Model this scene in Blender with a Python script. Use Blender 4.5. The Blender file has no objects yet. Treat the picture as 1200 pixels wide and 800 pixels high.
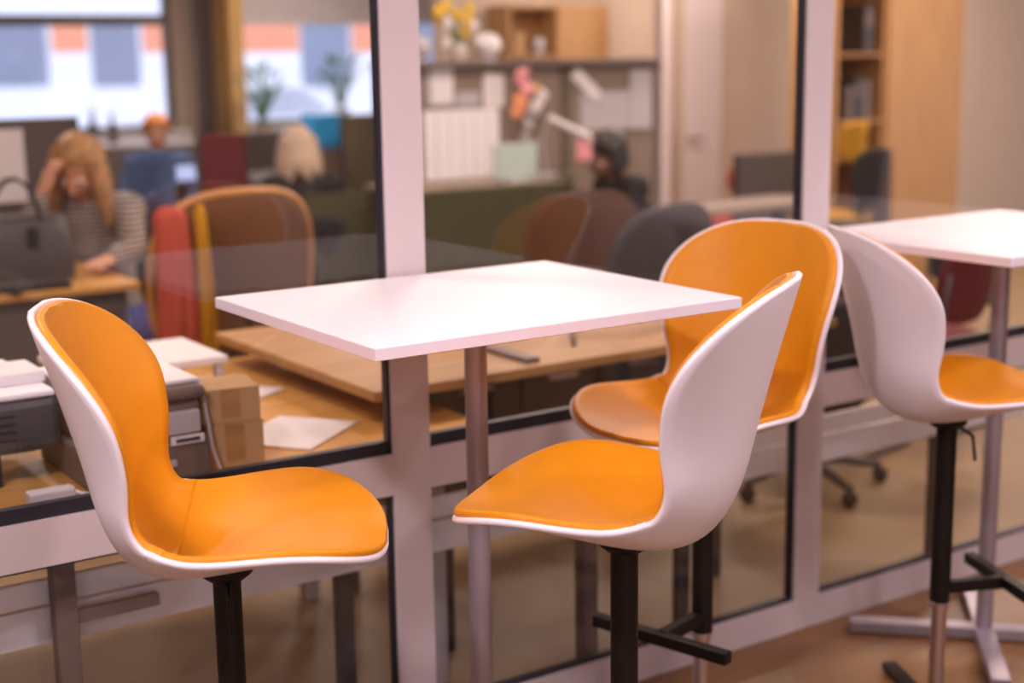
import bpy, math, random
from mathutils import Vector, Matrix, noise
random.seed(7)
R = math.radians
C = bpy.context.scene.collection
sc = bpy.context.scene

# ------------------------------------------------------------------ camera
CAM = Vector((0, 0, 1.52))
FPX = 1707.49
c_r = Vector((0.82706901, -0.56191071, -0.01460143))
c_u = Vector((0.12114496, 0.15282528, 0.98079984))
c_w = Vector((0.54889047, 0.81295805, -0.1944697))
cam_d = bpy.data.cameras.new('camera'); cam = bpy.data.objects.new('camera', cam_d); C.objects.link(cam)
cam_d.sensor_width = 36; cam_d.lens = FPX / 1200 * 36
cam_d.clip_end = 200; cam_d.clip_start = 0.05
m = Matrix.Identity(4)
for i in range(3):
    m[i][0] = c_r[i]; m[i][1] = c_u[i]; m[i][2] = -c_w[i]; m[i][3] = CAM[i]
cam.matrix_world = m
cam_d.dof.use_dof = True; cam_d.dof.focus_distance = 2.36; cam_d.dof.aperture_fstop = 2.0
sc.camera = cam
sc.view_settings.view_transform = 'Standard'; sc.view_settings.look = 'None'
sc.view_settings.gamma = 1; sc.view_settings.exposure = 0.12
sc.view_settings.use_curve_mapping = False

# ------------------------------------------------------------------ daylight
w = bpy.data.worlds.new('overcast'); sc.world = w; w.use_nodes = True
w.node_tree.nodes['Background'].inputs[0].default_value = (0.78, 0.82, 1.0, 1)
w.node_tree.nodes['Background'].inputs[1].default_value = 2.0

def portal(loc, sx, sy, rx):     # guides daylight sampling through a real window opening
    l = bpy.data.lights.new('window_daylight', 'AREA'); l.shape = 'RECTANGLE'; l.size = sx; l.size_y = sy; l.cycles.is_portal = True
    o = bpy.data.objects.new('window_daylight', l); C.objects.link(o); o.location = loc; o.rotation_euler = (rx, 0, 0)
portal((-.9, -4.12, 1.675), 5.8, 1.65, R(90))
portal((3.55, 12.44, 1.62), 2.5, 1.45, R(-90)); portal((6.46, 12.44, 1.62), 2.28, 1.45, R(-90))
HALL_COL = (1.0, 0.83, 0.90)
OFF_COL = (1.0, 0.78, 0.66)
HALL_W = 20.0
OFF_W = 27.0
# hall lamps (x, y, power factor); office lamps
HALL_LAMPS = [(-0.35, 1.15, 2.5), (1.6, 0.7, 1.1), (3.3, 0.9, 1.1), (-1.8, -1.2, 0.8), (1.6, -1.6, 0.8), (4.6, -1.2, 0.9), (5.2, 1.3, 0.9)]
OFF_LAMPS = [(0.6, 4.0), (2.8, 4.2), (5.2, 4.0), (1.6, 7.0), (4.4, 6.2), (7.4, 5.6), (3.6, 9.5, 1.6), (9.2, 6.6), (9.0, 4.2), (6.6, 3.6), (5.6, 10.6, 2.6), (6.3, 7.0)]  # lamps listed after the near-window one are unseen, added to lift dim areas

# ------------------------------------------------------------------ materials
def mat(name, col, rough=0.5, metal=0.0, var=0.06, scale=6.0, bump=0.0, bscale=200.0, coat=0.0, spec=0.5):
    mt = bpy.data.materials.new(name); mt.use_nodes = True
    nt = mt.node_tree; b = nt.nodes['Principled BSDF']
    tc = nt.nodes.new('ShaderNodeTexCoord'); nz = nt.nodes.new('ShaderNodeTexNoise')
    nz.inputs['Scale'].default_value = scale; nz.inputs['Detail'].default_value = 3
    nt.links.new(tc.outputs['Object'], nz.inputs['Vector'])
    rp = nt.nodes.new('ShaderNodeValToRGB')
    rp.color_ramp.elements[0].position = 0.3; rp.color_ramp.elements[1].position = 0.7
    rp.color_ramp.elements[0].color = (*[max(0, c * (1 - var)) for c in col], 1)
    rp.color_ramp.elements[1].color = (*[min(1, c * (1 + var)) for c in col], 1)
    nt.links.new(nz.outputs['Fac'], rp.inputs[0]); nt.links.new(rp.outputs[0], b.inputs['Base Color'])
    b.inputs['Roughness'].default_value = rough; b.inputs['Metallic'].default_value = metal
    b.inputs['Specular IOR Level'].default_value = spec
    b.inputs['Coat Weight'].default_value = coat
    if bump:
        n2 = nt.nodes.new('ShaderNodeTexNoise'); n2.inputs['Scale'].default_value = bscale
        nt.links.new(tc.outputs['Object'], n2.inputs['Vector'])
        bp = nt.nodes.new('ShaderNodeBump'); bp.inputs['Strength'].default_value = bump; bp.inputs['Distance'].default_value = 0.002
        nt.links.new(n2.outputs['Fac'], bp.inputs['Height']); nt.links.new(bp.outputs[0], b.inputs['Normal'])
    return mt

def wood(name, c1, c2, rough=0.45, axis=0, scale=1.0):
    mt = bpy.data.materials.new(name); mt.use_nodes = True
    nt = mt.node_tree; b = nt.nodes['Principled BSDF']
    tc = nt.nodes.new('ShaderNodeTexCoord'); mp = nt.nodes.new('ShaderNodeMapping')
    s = [14 * scale] * 3; s[axis] = 1.2 * scale
    mp.inputs['Scale'].default_value = s
    nz = nt.nodes.new('ShaderNodeTexNoise'); nz.inputs['Scale'].default_value = 2; nz.inputs['Detail'].default_value = 5
    rp = nt.nodes.new('ShaderNodeValToRGB')
    rp.color_ramp.elements[0].position = 0.35; rp.color_ramp.elements[1].position = 0.68
    rp.color_ramp.elements[0].color = (*c1, 1); rp.color_ramp.elements[1].color = (*c2, 1)
    nt.links.new(tc.outputs['Object'], mp.inputs[0]); nt.links.new(mp.outputs[0], nz.inputs['Vector'])
    nt.links.new(nz.outputs['Fac'], rp.inputs[0]); nt.links.new(rp.outputs[0], b.inputs['Base Color'])
    b.inputs['Roughness'].default_value = rough
    return mt

def planks(name, c1, c2, c3):
    mt = bpy.data.materials.new(name); mt.use_nodes = True
    nt = mt.node_tree; b = nt.nodes['Principled BSDF']
    tc = nt.nodes.new('ShaderNodeTexCoord')
    br = nt.nodes.new('ShaderNodeTexBrick'); br.inputs['Scale'].default_value = 1
    br.inputs['Brick Width'].default_value = 1.2; br.inputs['Row Height'].default_value = 0.09; br.inputs['Mortar Size'].default_value = 0.0015
    br.inputs['Color1'].default_value = (*c1, 1); br.inputs['Color2'].default_value = (*c2, 1); br.inputs['Mortar'].default_value = (*c3, 1)
    mp = nt.nodes.new('ShaderNodeMapping'); mp.inputs['Scale'].default_value = (1.5, 20, 1)
    nz = nt.nodes.new('ShaderNodeTexNoise'); nz.inputs['Scale'].default_value = 3; nz.inputs['Detail'].default_value = 4
    mx = nt.nodes.new('ShaderNodeMixRGB'); mx.blend_type = 'MULTIPLY'; mx.inputs[0].default_value = 0.45
    nt.links.new(tc.outputs['Object'], br.inputs['Vector']); nt.links.new(tc.outputs['Object'], mp.inputs[0])
    nt.links.new(mp.outputs[0], nz.inputs['Vector']); nt.links.new(br.outputs[0], mx.inputs[1]); nt.links.new(nz.outputs['Fac'], mx.inputs[2])
    nt.links.new(mx.outputs[0], b.inputs['Base Color']); b.inputs['Roughness'].default_value = 0.38
    return mt

def glass(name, tint=(0.975, 0.975, 0.975), ior=1.5):
    mt = bpy.data.materials.new(name); mt.use_nodes = True
    nt = mt.node_tree; nt.nodes.clear()
    out = nt.nodes.new('ShaderNodeOutputMaterial'); mx = nt.nodes.new('ShaderNodeMixShader')
    fr = nt.nodes.new('ShaderNodeFresnel'); geo = nt.nodes.new('ShaderNodeNewGeometry')
    mr = nt.nodes.new('ShaderNodeMapRange'); mr.inputs['To Min'].default_value = ior; mr.inputs['To Max'].default_value = 1 / ior
    nt.links.new(geo.outputs['Backfacing'], mr.inputs['Value']); nt.links.new(mr.outputs[0], fr.inputs['IOR'])   # same reflectance on both faces of the thin pane
    tr = nt.nodes.new('ShaderNodeBsdfTransparent'); tr.inputs[0].default_value = (*tint, 1)
    gl = nt.nodes.new('ShaderNodeBsdfGlossy'); gl.inputs['Roughness'].default_value = 0.0
    nt.links.new(fr.outputs[0], mx.inputs[0]); nt.links.new(tr.outputs[0], mx.inputs[1]); nt.links.new(gl.outputs[0], mx.inputs[2])
    nt.links.new(mx.outputs[0], out.inputs[0])
    return mt

def emit(name, col, s):
    mt = bpy.data.materials.new(name); mt.use_nodes = True
    b = mt.node_tree.nodes['Principled BSDF']; b.inputs['Base Color'].default_value = (0.02, 0.02, 0.02, 1)
    b.inputs['Emission Color'].default_value = (*col, 1); b.inputs['Emission Strength'].default_value = s
    return mt

def stripes(name, c1, c2, sc_=24.0):
    mt = mat(name, c1, 0.85)
    nt = mt.node_tree; b = nt.nodes['Principled BSDF']
    tc = nt.nodes.new('ShaderNodeTexCoord'); wv = nt.nodes.new('ShaderNodeTexWave'); wv.bands_direction = 'Z'
    wv.inputs['Scale'].default_value = sc_ / 3; wv.inputs['Distortion'].default_value = 1.5
    rp = nt.nodes.new('ShaderNodeValToRGB'); rp.color_ramp.elements[0].position = 0.45; rp.color_ramp.elements[1].position = 0.55
    rp.color_ramp.elements[0].color = (*c1, 1); rp.color_ramp.elements[1].color = (*c2, 1)
    nt.links.new(tc.outputs['Object'], wv.inputs['Vector']); nt.links.new(wv.outputs['Fac'], rp.inputs[0]); nt.links.new(rp.outputs[0], b.inputs['Base Color'])
    return mt

M = dict(
    leather=mat('orange_leather', (0.74, 0.285, 0.006), 0.45, var=0.05, scale=9, bump=0.10, bscale=420, spec=0.35),
    seam=mat('seam_thread', (0.40, 0.12, 0.01), 0.7),
    shell=mat('white_moulded_plastic', (0.88, 0.82, 0.86), 0.38, var=0.01),
    laminate=mat('white_laminate', (0.88, 0.86, 0.89), 0.45, var=0.01),
    edge=mat('white_table_edge', (0.84, 0.79, 0.86), 0.45, var=0.02),
    blackmetal=mat('black_powder_coat', (0.009, 0.006, 0.005), 0.45, var=0.1, spec=0.3),
    steel=mat('brushed_steel', (0.62, 0.56, 0.58), 0.32, 1.0, var=0.05, scale=30),
    greypaint=mat('grey_painted_steel', (0.42, 0.37, 0.42), 0.35, 0.55, var=0.03),
    mullion=mat('pale_painted_aluminium', (0.68, 0.585, 0.58), 0.42, var=0.02),
    gasket=mat('black_glazing_gasket', (0.02, 0.02, 0.03), 0.45),
    floor=planks('oak_floor', (0.34, 0.165, 0.05), (0.28, 0.13, 0.038), (0.16, 0.07, 0.02)),
    wall=mat('cream_wall_paint', (0.62, 0.50, 0.40), 0.8, var=0.02),
    hallwall=mat('hall_wall_paint', (0.60, 0.50, 0.46), 0.8, var=0.02),
    ceil=mat('white_ceiling_tile', (0.75, 0.72, 0.70), 0.9, var=0.02),
    offfloor=mat('tan_office_vinyl', (0.28, 0.185, 0.095), 0.5, var=0.06, scale=3),
    desk=wood('honey_oak_desk', (0.58, 0.29, 0.07), (0.72, 0.39, 0.11)),
    deskpale=wood('pale_beech_board', (0.37, 0.19, 0.065), (0.46, 0.25, 0.09)),
    cab=wood('brown_beech_cabinet', (0.46, 0.25, 0.10), (0.56, 0.32, 0.13), axis=2),
    paper=mat('white_paper', (0.82, 0.78, 0.80), 0.8, var=0.02),
    card=mat('tan_cardboard', (0.50, 0.31, 0.15), 0.85, var=0.06),
    dgrey=mat('dark_grey_plastic', (0.055, 0.05, 0.055), 0.45, var=0.1),
    mgrey=mat('taupe_grey_plastic', (0.17, 0.13, 0.115), 0.5, var=0.06),
    lgrey=mat('light_grey_plastic', (0.50, 0.48, 0.50), 0.5, var=0.03),
    screen_felt=mat('grey_felt', (0.10, 0.085, 0.08), 0.95, var=0.1, bump=0.2),
    olive_felt=mat('olive_grey_felt', (0.13, 0.11, 0.07), 0.95, var=0.1, bump=0.2),
    taupe_felt=mat('taupe_felt', (0.26, 0.20, 0.16), 0.95, var=0.05, bump=0.2),
    green_felt=mat('moss_green_felt', (0.07, 0.07, 0.03), 0.95, var=0.1),
    burg=mat('burgundy_fabric', (0.13, 0.012, 0.02), 0.9, var=0.08),
    red=mat('coral_red_cloth', (0.45, 0.07, 0.05), 0.9, var=0.1),
    blue=mat('blue_cloth', (0.05, 0.11, 0.26), 0.9, var=0.1),
    navy=mat('navy_cloth', (0.03, 0.06, 0.25), 0.9, var=0.1),
    cyan=mat('bright_blue_plastic', (0.01, 0.42, 0.95), 0.4),
    tanedge=mat('tan_chair_edge', (0.55, 0.27, 0.10), 0.5),
    brownmesh=mat('brown_chair_fabric', (0.13, 0.06, 0.03), 0.85, var=0.15, scale=3),
    plum=mat('plum_brown_fabric', (0.10, 0.045, 0.03), 0.9, var=0.1),
    black=mat('black_cloth', (0.012, 0.011, 0.013), 0.8, var=0.2),
    charcoal=mat('charcoal_chair_fabric', (0.045, 0.042, 0.048), 0.75, var=0.1),
    skin=mat('skin', (0.62, 0.30, 0.19), 0.5, var=0.05), skind=mat('skin_deeper', (0.36, 0.17, 0.10), 0.5, var=0.05),
    blond=mat('blond_hair', (0.40, 0.21, 0.08), 0.55, var=0.45, scale=40), fair=mat('fair_hair', (0.66, 0.50, 0.36), 0.5, var=0.2, scale=40),
    blackhair=mat('black_hair', (0.012, 0.009, 0.009), 0.4, var=0.3), ginger=mat('ginger_hair', (0.60, 0.20, 0.03), 0.5, var=0.2),
    eye=mat('eye', (0.7, 0.7, 0.7), 0.2), iris=mat('iris', (0.04, 0.03, 0.02), 0.2), lip=mat('lips', (0.45, 0.12, 0.10), 0.5),
    stripe=stripes('grey_striped_knit', (0.09, 0.075, 0.065), (0.42, 0.37, 0.35), 50),
    leaf=mat('green_leaf', (0.05, 0.16, 0.05), 0.5, var=0.3), pot=mat('pale_pot', (0.6, 0.55, 0.5), 0.6),
    yellow=mat('yellow_paper', (0.80, 0.52, 0.03), 0.7), pink=mat('pink_paper', (0.85, 0.36, 0.40), 0.7), orangep=mat('orange_paper', (0.85, 0.36, 0.16), 0.7),
    yellowchair=mat('yellow_fabric', (0.52, 0.26, 0.01), 0.8), mint=mat('pale_mint_panel', (0.52, 0.66, 0.62), 0.5),
    door=mat('white_door_paint', (0.78, 0.70, 0.70), 0.5, var=0.01),
    curtain=mat('olive_brown_curtain', (0.40, 0.26, 0.09), 0.9), curtain2=mat('pale_yellow_curtain', (0.80, 0.64, 0.36), 0.9),
    blind=mat('grey_roller_blind', (0.40, 0.38, 0.40), 0.9), winframe=mat('dark_window_frame', (0.06, 0.05, 0.045), 0.6),
    facade=mat('white_facade_board', (0.85, 0.86, 0.92), 0.7, var=0.01), forange=mat('orange_facade_panel', (0.85, 0.33, 0.19), 0.6, var=0.02),
    fgrey=mat('grey_blue_window', (0.24, 0.27, 0.36), 0.4, var=0.1, scale=0.6), snow=mat('snow', (0.85, 0.87, 0.95), 0.9, var=0.02),
    carpaint=mat('white_car_paint', (0.8, 0.82, 0.88), 0.3), tyre=mat('tyre_rubber', (0.02, 0.02, 0.02), 0.8), lampwhite=mat('lamp_housing', (0.8, 0.8, 0.8), 0.5),
    glass=glass('clear_glass'), tint=glass('car_glass', (0.8, 0.82, 0.86)),
    lamp_on=emit('lamp_diffuser_lit', (1.0, 0.84, 0.88), 6.0), tablet=emit('lit_tablet_screen', (0.55, 0.62, 1.0), 0.9), tag=mat('label_ink', (0.05, 0.05, 0.05), 0.8),
)

# ------------------------------------------------------------------ mesh helpers
class MB:
    def __init__(s): s.v = []; s.f = []
    def add(s, vs, fs):
        n = len(s.v); s.v += [tuple(v) for v in vs]; s.f += [tuple(i + n for i in f) for f in fs]; return s
    def box(s, x0, x1, y0, y1, z0, z1, mx=None):
        vs = [Vector((x, y, z)) for z in (z0, z1) for y in (y0, y1) for x in (x0, x1)]
        if mx: vs = [mx @ v for v in vs]
        return s.add(vs, [(0, 2, 3, 1), (4, 5, 7, 6), (0, 1, 5, 4), (2, 6, 7, 3), (0, 4, 6, 2), (1, 3, 7, 5)])
    def tube(s, pts, r, n=10, closed=False, caps=True):
        pts = [Vector(p) for p in pts]; k = len(pts); rs = r if isinstance(r, (list, tuple)) else [r] * k
        up = None; rings = []
        for i, p in enumerate(pts):
            if closed: t = pts[(i + 1) % k] - pts[i - 1]
            else: t = pts[min(i + 1, k - 1)] - pts[max(i - 1, 0)]
            t.normalize()
            if up is None: up = t.orthogonal().normalized()
            up = (up - t * up.dot(t)); up = up.normalized() if up.length > 1e-6 else t.orthogonal().normalized()
            b = t.cross(up)
            rings.append([p + (up * math.cos(2 * math.pi * j / n) + b * math.sin(2 * math.pi * j / n)) * rs[i] for j in range(n)])
        vs = [v for q in rings for v in q]; fs = []
        for i in range(k if closed else k - 1):
            a = i * n; b_ = ((i + 1) % k) * n
            for j in range(n): fs.append((a + j, a + (j + 1) % n, b_ + (j + 1) % n, b_ + j))
        if not closed and caps:
            fs.append(tuple(reversed(range(n)))); fs.append(tuple((k - 1) * n + j for j in range(n)))
        return s.add(vs, fs)
    def lathe(s, prof, cx=0, cy=0, n=28):
        vs = []; fs = []; k = len(prof)
        for (r, z) in prof:
            for j in range(n):
                a = 2 * math.pi * j / n; vs.append((cx + r * math.cos(a), cy + r * math.sin(a), z))
        for i in range(k - 1):
            for j in range(n): fs.append((i * n + j, i * n + (j + 1) % n, (i + 1) * n + (j + 1) % n, (i + 1) * n + j))
        fs.append(tuple(reversed(range(n)))); fs.append(tuple((k - 1) * n + j for j in range(n)))
        return s.add(vs, fs)
    def ell(s, c, r, n=16, mx=None):
        c = Vector(c); vs = []; fs = []; m_ = n // 2
        r = r if isinstance(r, (list, tuple)) else (r, r, r)
        for i in range(1, m_):
            for j in range(n):
                th = math.pi * i / m_; ph = 2 * math.pi * j / n
                v = Vector((r[0] * math.sin(th) * math.cos(ph), r[1] * math.sin(th) * math.sin(ph), r[2] * math.cos(th)))
                if mx: v = mx @ v
                vs.append(c + v)
        t = Vector((0, 0, r[2])); 
        if mx: t = mx @ t
        vs.append(c + t); vs.append(c - t); T_ = len(vs) - 2
        for i in range(m_ - 2):
            for j in range(n): fs.append((i * n + j, (i + 1) * n + j, (i + 1) * n + (j + 1) % n, i * n + (j + 1) % n))
        for j in range(n):
            fs.append((T_, j, (j + 1) % n)); fs.append((T_ + 1, (m_ - 2) * n + (j + 1) % n, (m_ - 2) * n + j))
        return s.add(vs, fs)
    def cap(s, a, b, ra, rb, n=14):   # tapered limb with round ends
        a = Vector(a); b = Vector(b); d = (b - a)
        if d.length < 1e-5: return s.ell(a, ra, n)
        d.normalize(); pts = []; rs = []
        for q in (90, 70, 45, 20): pts.append(a - d * ra * math.sin(R(q))); rs.append(max(ra * math.cos(R(q)), 1e-4))
        for t in (0, .33, .66, 1): pts.append(a.lerp(b, t)); rs.append(ra + (rb - ra) * t)
        for q in (20, 45, 70, 90): pts.append(b + d * rb * math.sin(R(q))); rs.append(max(rb * math.cos(R(q)), 1e-4))
        return s.tube(pts, rs, n)
    def build(s, name, m_, parent=None, smooth=None, bevel=0, seg=2, loc=None):
        me = bpy.data.meshes.new(name); me.from_pydata(s.v, [], s.f); me.update()
        o = bpy.data.objects.new(name, me); C.objects.link(o); me.materials.append(m_)
        if parent: o.parent = parent
        if loc: o.location = loc
        if smooth is not None:
            me.shade_smooth()
            if smooth < 170: me.set_sharp_from_angle(angle=R(smooth))
        if bevel:
            b = o.modifiers.new('bevel', 'BEVEL'); b.width = bevel; b.segments = seg; b.limit_method = 'ANGLE'
        return o

def tag(o, label, cat, group=None):
    o['label'] = label; o['category'] = cat
    if group: o['group'] = group
    return o
def thing(name, loc, label, cat, group=None, rz=0):
    o = bpy.data.objects.new(name, None); C.objects.link(o); o.location = loc; o.rotation_euler.z = rz
    o.empty_display_size = 0.1
    return tag(o, label, cat, group)
def struct(o): o['kind'] = 'structure'; return o
def copy_tree(o, parent=None):
    c = o.copy(); C.objects.link(c); c.parent = parent
    for ch in list(o.children): copy_tree(ch, c)
    return c
def at(px, py, Y):      # point of the place at depth Y behind a measured direction
    d = c_w + c_r * ((px - 600) / FPX) - c_u * ((py - 400) / FPX)
    return CAM + d * (Y / d.y)
def B(x0, x1, y0, y1, z0, z1): return MB().box(x0, x1, y0, y1, z0, z1)

# ------------------------------------------------------------------ setting: hall and office shell
struct(B(-4, 9, -4, 2.63, -0.06, 0).build('floor', M['floor']))
struct(B(-4, 12, 2.63, 12.3, -0.06, 0).build('floor', M['offfloor']))
struct(B(-4, 9, -4, 2.61, 2.7, 2.8).build('ceiling', M['ceil']))
struct(B(-4, 12, 2.61, 12.4, 2.7, 2.8).build('ceiling', M['ceil']))
for a_ in ((-4.1, -3.8, 0, 2.7), (2.0, 9.1, 0, 2.7), (-3.8, 2.0, 0, .85), (-3.8, 2.0, 2.5, 2.7)):
    struct(B(a_[0], a_[1], -4.1, -4, a_[2], a_[3]).build('wall_rear', M['hallwall']))
fr = MB().box(-3.8, 2.0, -4.08, -4.02, .85, .91).box(-3.8, 2.0, -4.08, -4.02, 2.44, 2.5)
for k in range(5): x = -3.8 + k * 1.435; fr.box(x, x + .06, -4.08, -4.02, .91, 2.44)
f = struct(fr.build('window_9', M['winframe']))
for k in range(4): x = -3.8 + k * 1.435; B(x + .06, x + 1.435, -4.055, -4.045, .91, 2.44).build('pane', M['glass'], f)
struct(B(-4.1, -4, -4, 12.4, 0, 2.7).build('wall_left', M['hallwall']))
struct(B(9, 9.1, -4, 2.61, 0, 2.7).build('wall_right', M['hallwall']))
struct(B(12, 12.1, 2.6, 12.4, 0, 2.7).build('wall_right', M['wall']))
# inner office wall on the right, with the white door in it
PX = 5.62
struct(B(4.9, 12, 8.0, 8.1, 0, 2.7).build('wall_back', M['wall']))
# back wall with two window openings
WX = [(2.3, 4.80), (5.32, 7.6)]
Zs, Zt = 0.90, 2.35
def wallpiece(x0, x1, z0, z1): struct(B(x0, x1, 12.3, 12.42, z0, z1).build('wall_back', M['wall']))
wallpiece(-4, 12, 0, Zs); wallpiece(-4, 12, Zt, 2.7); wallpiece(-4, WX[0][0], Zs, Zt)
wallpiece(WX[0][1], WX[1][0], Zs, Zt); wallpiece(WX[1][1], 12, Zs, Zt)
for k, (a, b) in enumerate(WX):
    fr = MB(); 
    fr.box(a, b, 12.30, 12.37, Zs, Zs + .05); fr.box(a, b, 12.30, 12.37, Zt - .05, Zt)
    fr.box(a, a + .06, 12.30, 12.37, Zs + .05, Zt - .05); fr.box(b - .06, b, 12.30, 12.37, Zs + .05, Zt - .05)
    if k == 0: fr.box(a + .06, b - .06, 12.30, 12.37, 1.79, 1.88)
    f = struct(fr.build('window_%d' % (k + 4), M['winframe']))
    B(a + .05, b - .05, 12.33, 12.345, Zs + .04, Zt - .04).build('pane', M['glass'], f)
    B(a - .05, b + .05, 12.1, 12.3, Zs - .04, Zs).build('sill', M['lgrey'], f)

# ---- glazed partition: mullions, rails, panes with black reveals
YW = 2.61
mx_ = [0.305, 1.50, 2.695, 3.89]
DEP = 0.034
ti = 1
for x in [-3.28, -2.085, -0.89] + mx_ + [5.085, 6.28, 7.475]:
    struct(B(x - .045, x + .047, YW, YW + DEP, 0, 2.7).build('trim_%d' % ti, M['mullion'], bevel=.002)); ti += 1
xs = [-4, -3.28, -2.085, -0.89] + mx_ + [5.085, 6.28, 7.475, 9]
wi = 1
for a, b in zip(xs[:-1], xs[1:]):
    a2 = a + .047; b2 = b - .045
    for (z0, z1) in ((0, .084), (.600, .690), (2.62, 2.7)):
        struct(B(a2, b2, YW + .0005, YW + DEP - .0005, z0, z1).build('trim_%d' % ti, M['mullion'])); ti += 1
    for (z0, z1) in ((.084, .600), (.690, 2.62)):
        t = .006; y0 = YW + .008; y1 = YW + .028; g = MB()
        g.box(a2, b2, y0, y1, z0, z0 + (.028 if z0 > .3 else .010)); g.box(a2, b2, y0, y1, z1 - t, z1)
        g.box(a2, a2 + t * .4, y0, y1, z0, z1); g.box(b2 - t, b2, y0, y1, z0, z1); g.box(b2 - .003, b2, y1, YW + DEP + .001, z0, z1)
        n = wi if a > 0 and b < 4 else wi
        f = struct(g.build('window_%d' % (wi + 10), M['gasket']))
        B(a2 + .001, b2 - .003, YW + .016, YW + .021, z0 + .005, z1 - .003).build('pane', M['glass'], f)
        wi += 1

# ------------------------------------------------------------------ lamps
def lamp(x, y, p, col, W, name, label, cat, group, r=.22):
    t = thing(name, (x, y, 2.7), label, cat, group)
    MB().lathe([(r + .02, -.055), (r + .03, -.05), (r + .03, 0)], n=32).build('housing', M['lampwhite'], t, smooth=40)
    MB().lathe([(r, -.062), (r, -.056)], n=32).build('diffuser', M['lamp_on'], t)
    l = bpy.data.lights.new('lamp_light', 'AREA'); l.shape = 'DISK'; l.size = r * 2; l.energy = W * p; l.color = col
    o = bpy.data.objects.new('lamp_light', l); C.objects.link(o); o.parent = t; o.location = (0, 0, -.07)
for (x, y, p), w_ in zip(HALL_LAMPS, ('above the left stool', 'above the front stool', 'above the far table', 'far left in the hall', 'behind the camera', 'behind the far table', 'over the passage at right')):
    lamp(x, y, p, HALL_COL, HALL_W, 'ceiling_lamp', 'round lit ceiling lamp ' + w_, 'ceiling lamp', 'hall ceiling lamps', r=.14)
for (x, y, *pf), w_ in zip(OFF_LAMPS, ('over the printers', 'over the raised wooden desk', 'over the tub chairs', 'over the woman in stripes', 'over the long greige desk', 'over the bookcase', 'near the windows', 'added unseen to brighten the cream back wall', 'added unseen to brighten the right corner', 'added unseen over the low visitor chairs to brighten the right bay', 'added unseen to brighten the far curtains', 'added unseen to brighten the white door')):
    lamp(x, y, pf[0] if pf else 1, OFF_COL, OFF_W, 'ceiling_lamp', 'round lit office ceiling lamp ' + w_, 'ceiling lamp', 'office ceiling lamps')

# ------------------------------------------------------------------ high tables
def high_table(loc, label):
    t = thing('high_table', loc, label, 'table')
    W, D = .772, .628
    B(-W / 2, W / 2, -D / 2, D / 2, 1.0485, 1.07).build('tabletop', M['laminate'], t, bevel=.0015)
    e = MB()
    for a in ((-W / 2 - .001, -W / 2, -D / 2, D / 2), (W / 2, W / 2 + .001, -D / 2, D / 2), (-W / 2, W / 2, -D / 2 - .001, -D / 2), (-W / 2, W / 2, D / 2, D / 2 + .001)):
        e.box(*a, 1.05, 1.0685)
    e.build('edge_band', M['edge'], t)
    B(-.16, .16, -.12, .12, 1.04, 1.0485).build('mounting_plate', M['greypaint'], t, bevel=.001)
    MB().lathe([(.0215, .03), (.0215, 1.04)], n=36).build('pole', M['greypaint'], t, smooth=40)
    for k in range(4):
        a = k * math.pi / 2 + R(45)
        q = MB().box(.015, .34, -.024, .024, .004, .034, Matrix.Rotation(a, 4, 'Z')).build('foot', M['greypaint'], t, bevel=.003)
        MB().lathe([(.012, 0), (.012, .004)], .32 * math.cos(a), .32 * math.sin(a), 14).build('glide', M['dgrey'], q)
    return t
high_table((1.456, 2.281, 0), 'white square-edged high table in the middle, nearest, with grey pole')
high_table((3.02, 2.290, 0), 'white high table at the right edge of the photo beside the far stool')

# ------------------------------------------------------------------ bar stools
SH = [0.2584, 0.1795, 0.0303, -0.0508, -0.1465, -0.19, -0.2023, -0.2608, 0.0472, 0.0714, 0.0351, 0.0111, 0.0274, 0.1404, 0.2306, 0.4364, 0.1969, 0.2321, 0.2289, 0.2006, 0.1818, 0.1861, 0.2152, 0.2574, 0.0127, 0.0322, 0.0559, 0.0772, 0.0805, 0.0547, 0.1164, 0.0833]
EF, ET, UF, UT = 2.83, 2.6, 0.15, 0.09
def bsp(c, t):
    n = len(c); k = [0] * 3 + [i / (n - 3) for i in range(n - 2)] + [1] * 3
    t = min(max(t, 0), 1 - 1e-9)
    N_ = [1.0 if k[i] <= t < k[i + 1] else 0.0 for i in range(len(k) - 1)]
    for d in (1, 2, 3):
        N_ = [(0 if k[i + d] == k[i] else (t - k[i]) / (k[i + d] - k[i]) * N_[i]) + (0 if k[i + d + 1] == k[i + 1] else (k[i + d + 1] - t) / (k[i + d + 1] - k[i + 1]) * N_[i + 1]) for i in range(len(N_) - 1)]
    return sum(N_[i] * c[i] for i in range(n))
def close(t, ta, tb):
    if t <= ta or t >= tb: return 0.0
    a = max(0, 1 - (t - ta) / UF); q = max(1 - a ** EF, 0) ** (1 / EF)
    a = max(0, 1 - (tb - t) / UT); return q * max(1 - a ** ET, 0) ** (1 / ET)
def shell_pt(t, v, ta=0.0, tb=1.0, ins=0.0):
    cx, cz, wv, lf = SH[0:8], SH[8:16], SH[16:24], SH[24:32]
    x = bsp(cx, t); z = bsp(cz, t); e = 1e-3
    t1 = min(t + e, 1); t0 = max(t - e, 0)
    tx = bsp(cx, t1) - bsp(cx, t0); tz = bsp(cz, t1) - bsp(cz, t0); q = math.hypot(tx, tz) or 1; tx /= q; tz /= q
    nx, nz = tz, -tx
    w0 = bsp(wv, t); s = close(t, 0, 1)
    w_ = w0 * s if ins == 0 else max(0, min(w0 * s - ins * 1.0, (w0 - ins) * close(t, ta, tb)))
    y = v * w_
    ve = abs(y) / (w0 * s) if s > 1e-6 else 0
    li = bsp(lf, t) * ve ** 2.2 * s * s
    return Vector((x + nx * li, y, z + nz * li))
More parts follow.
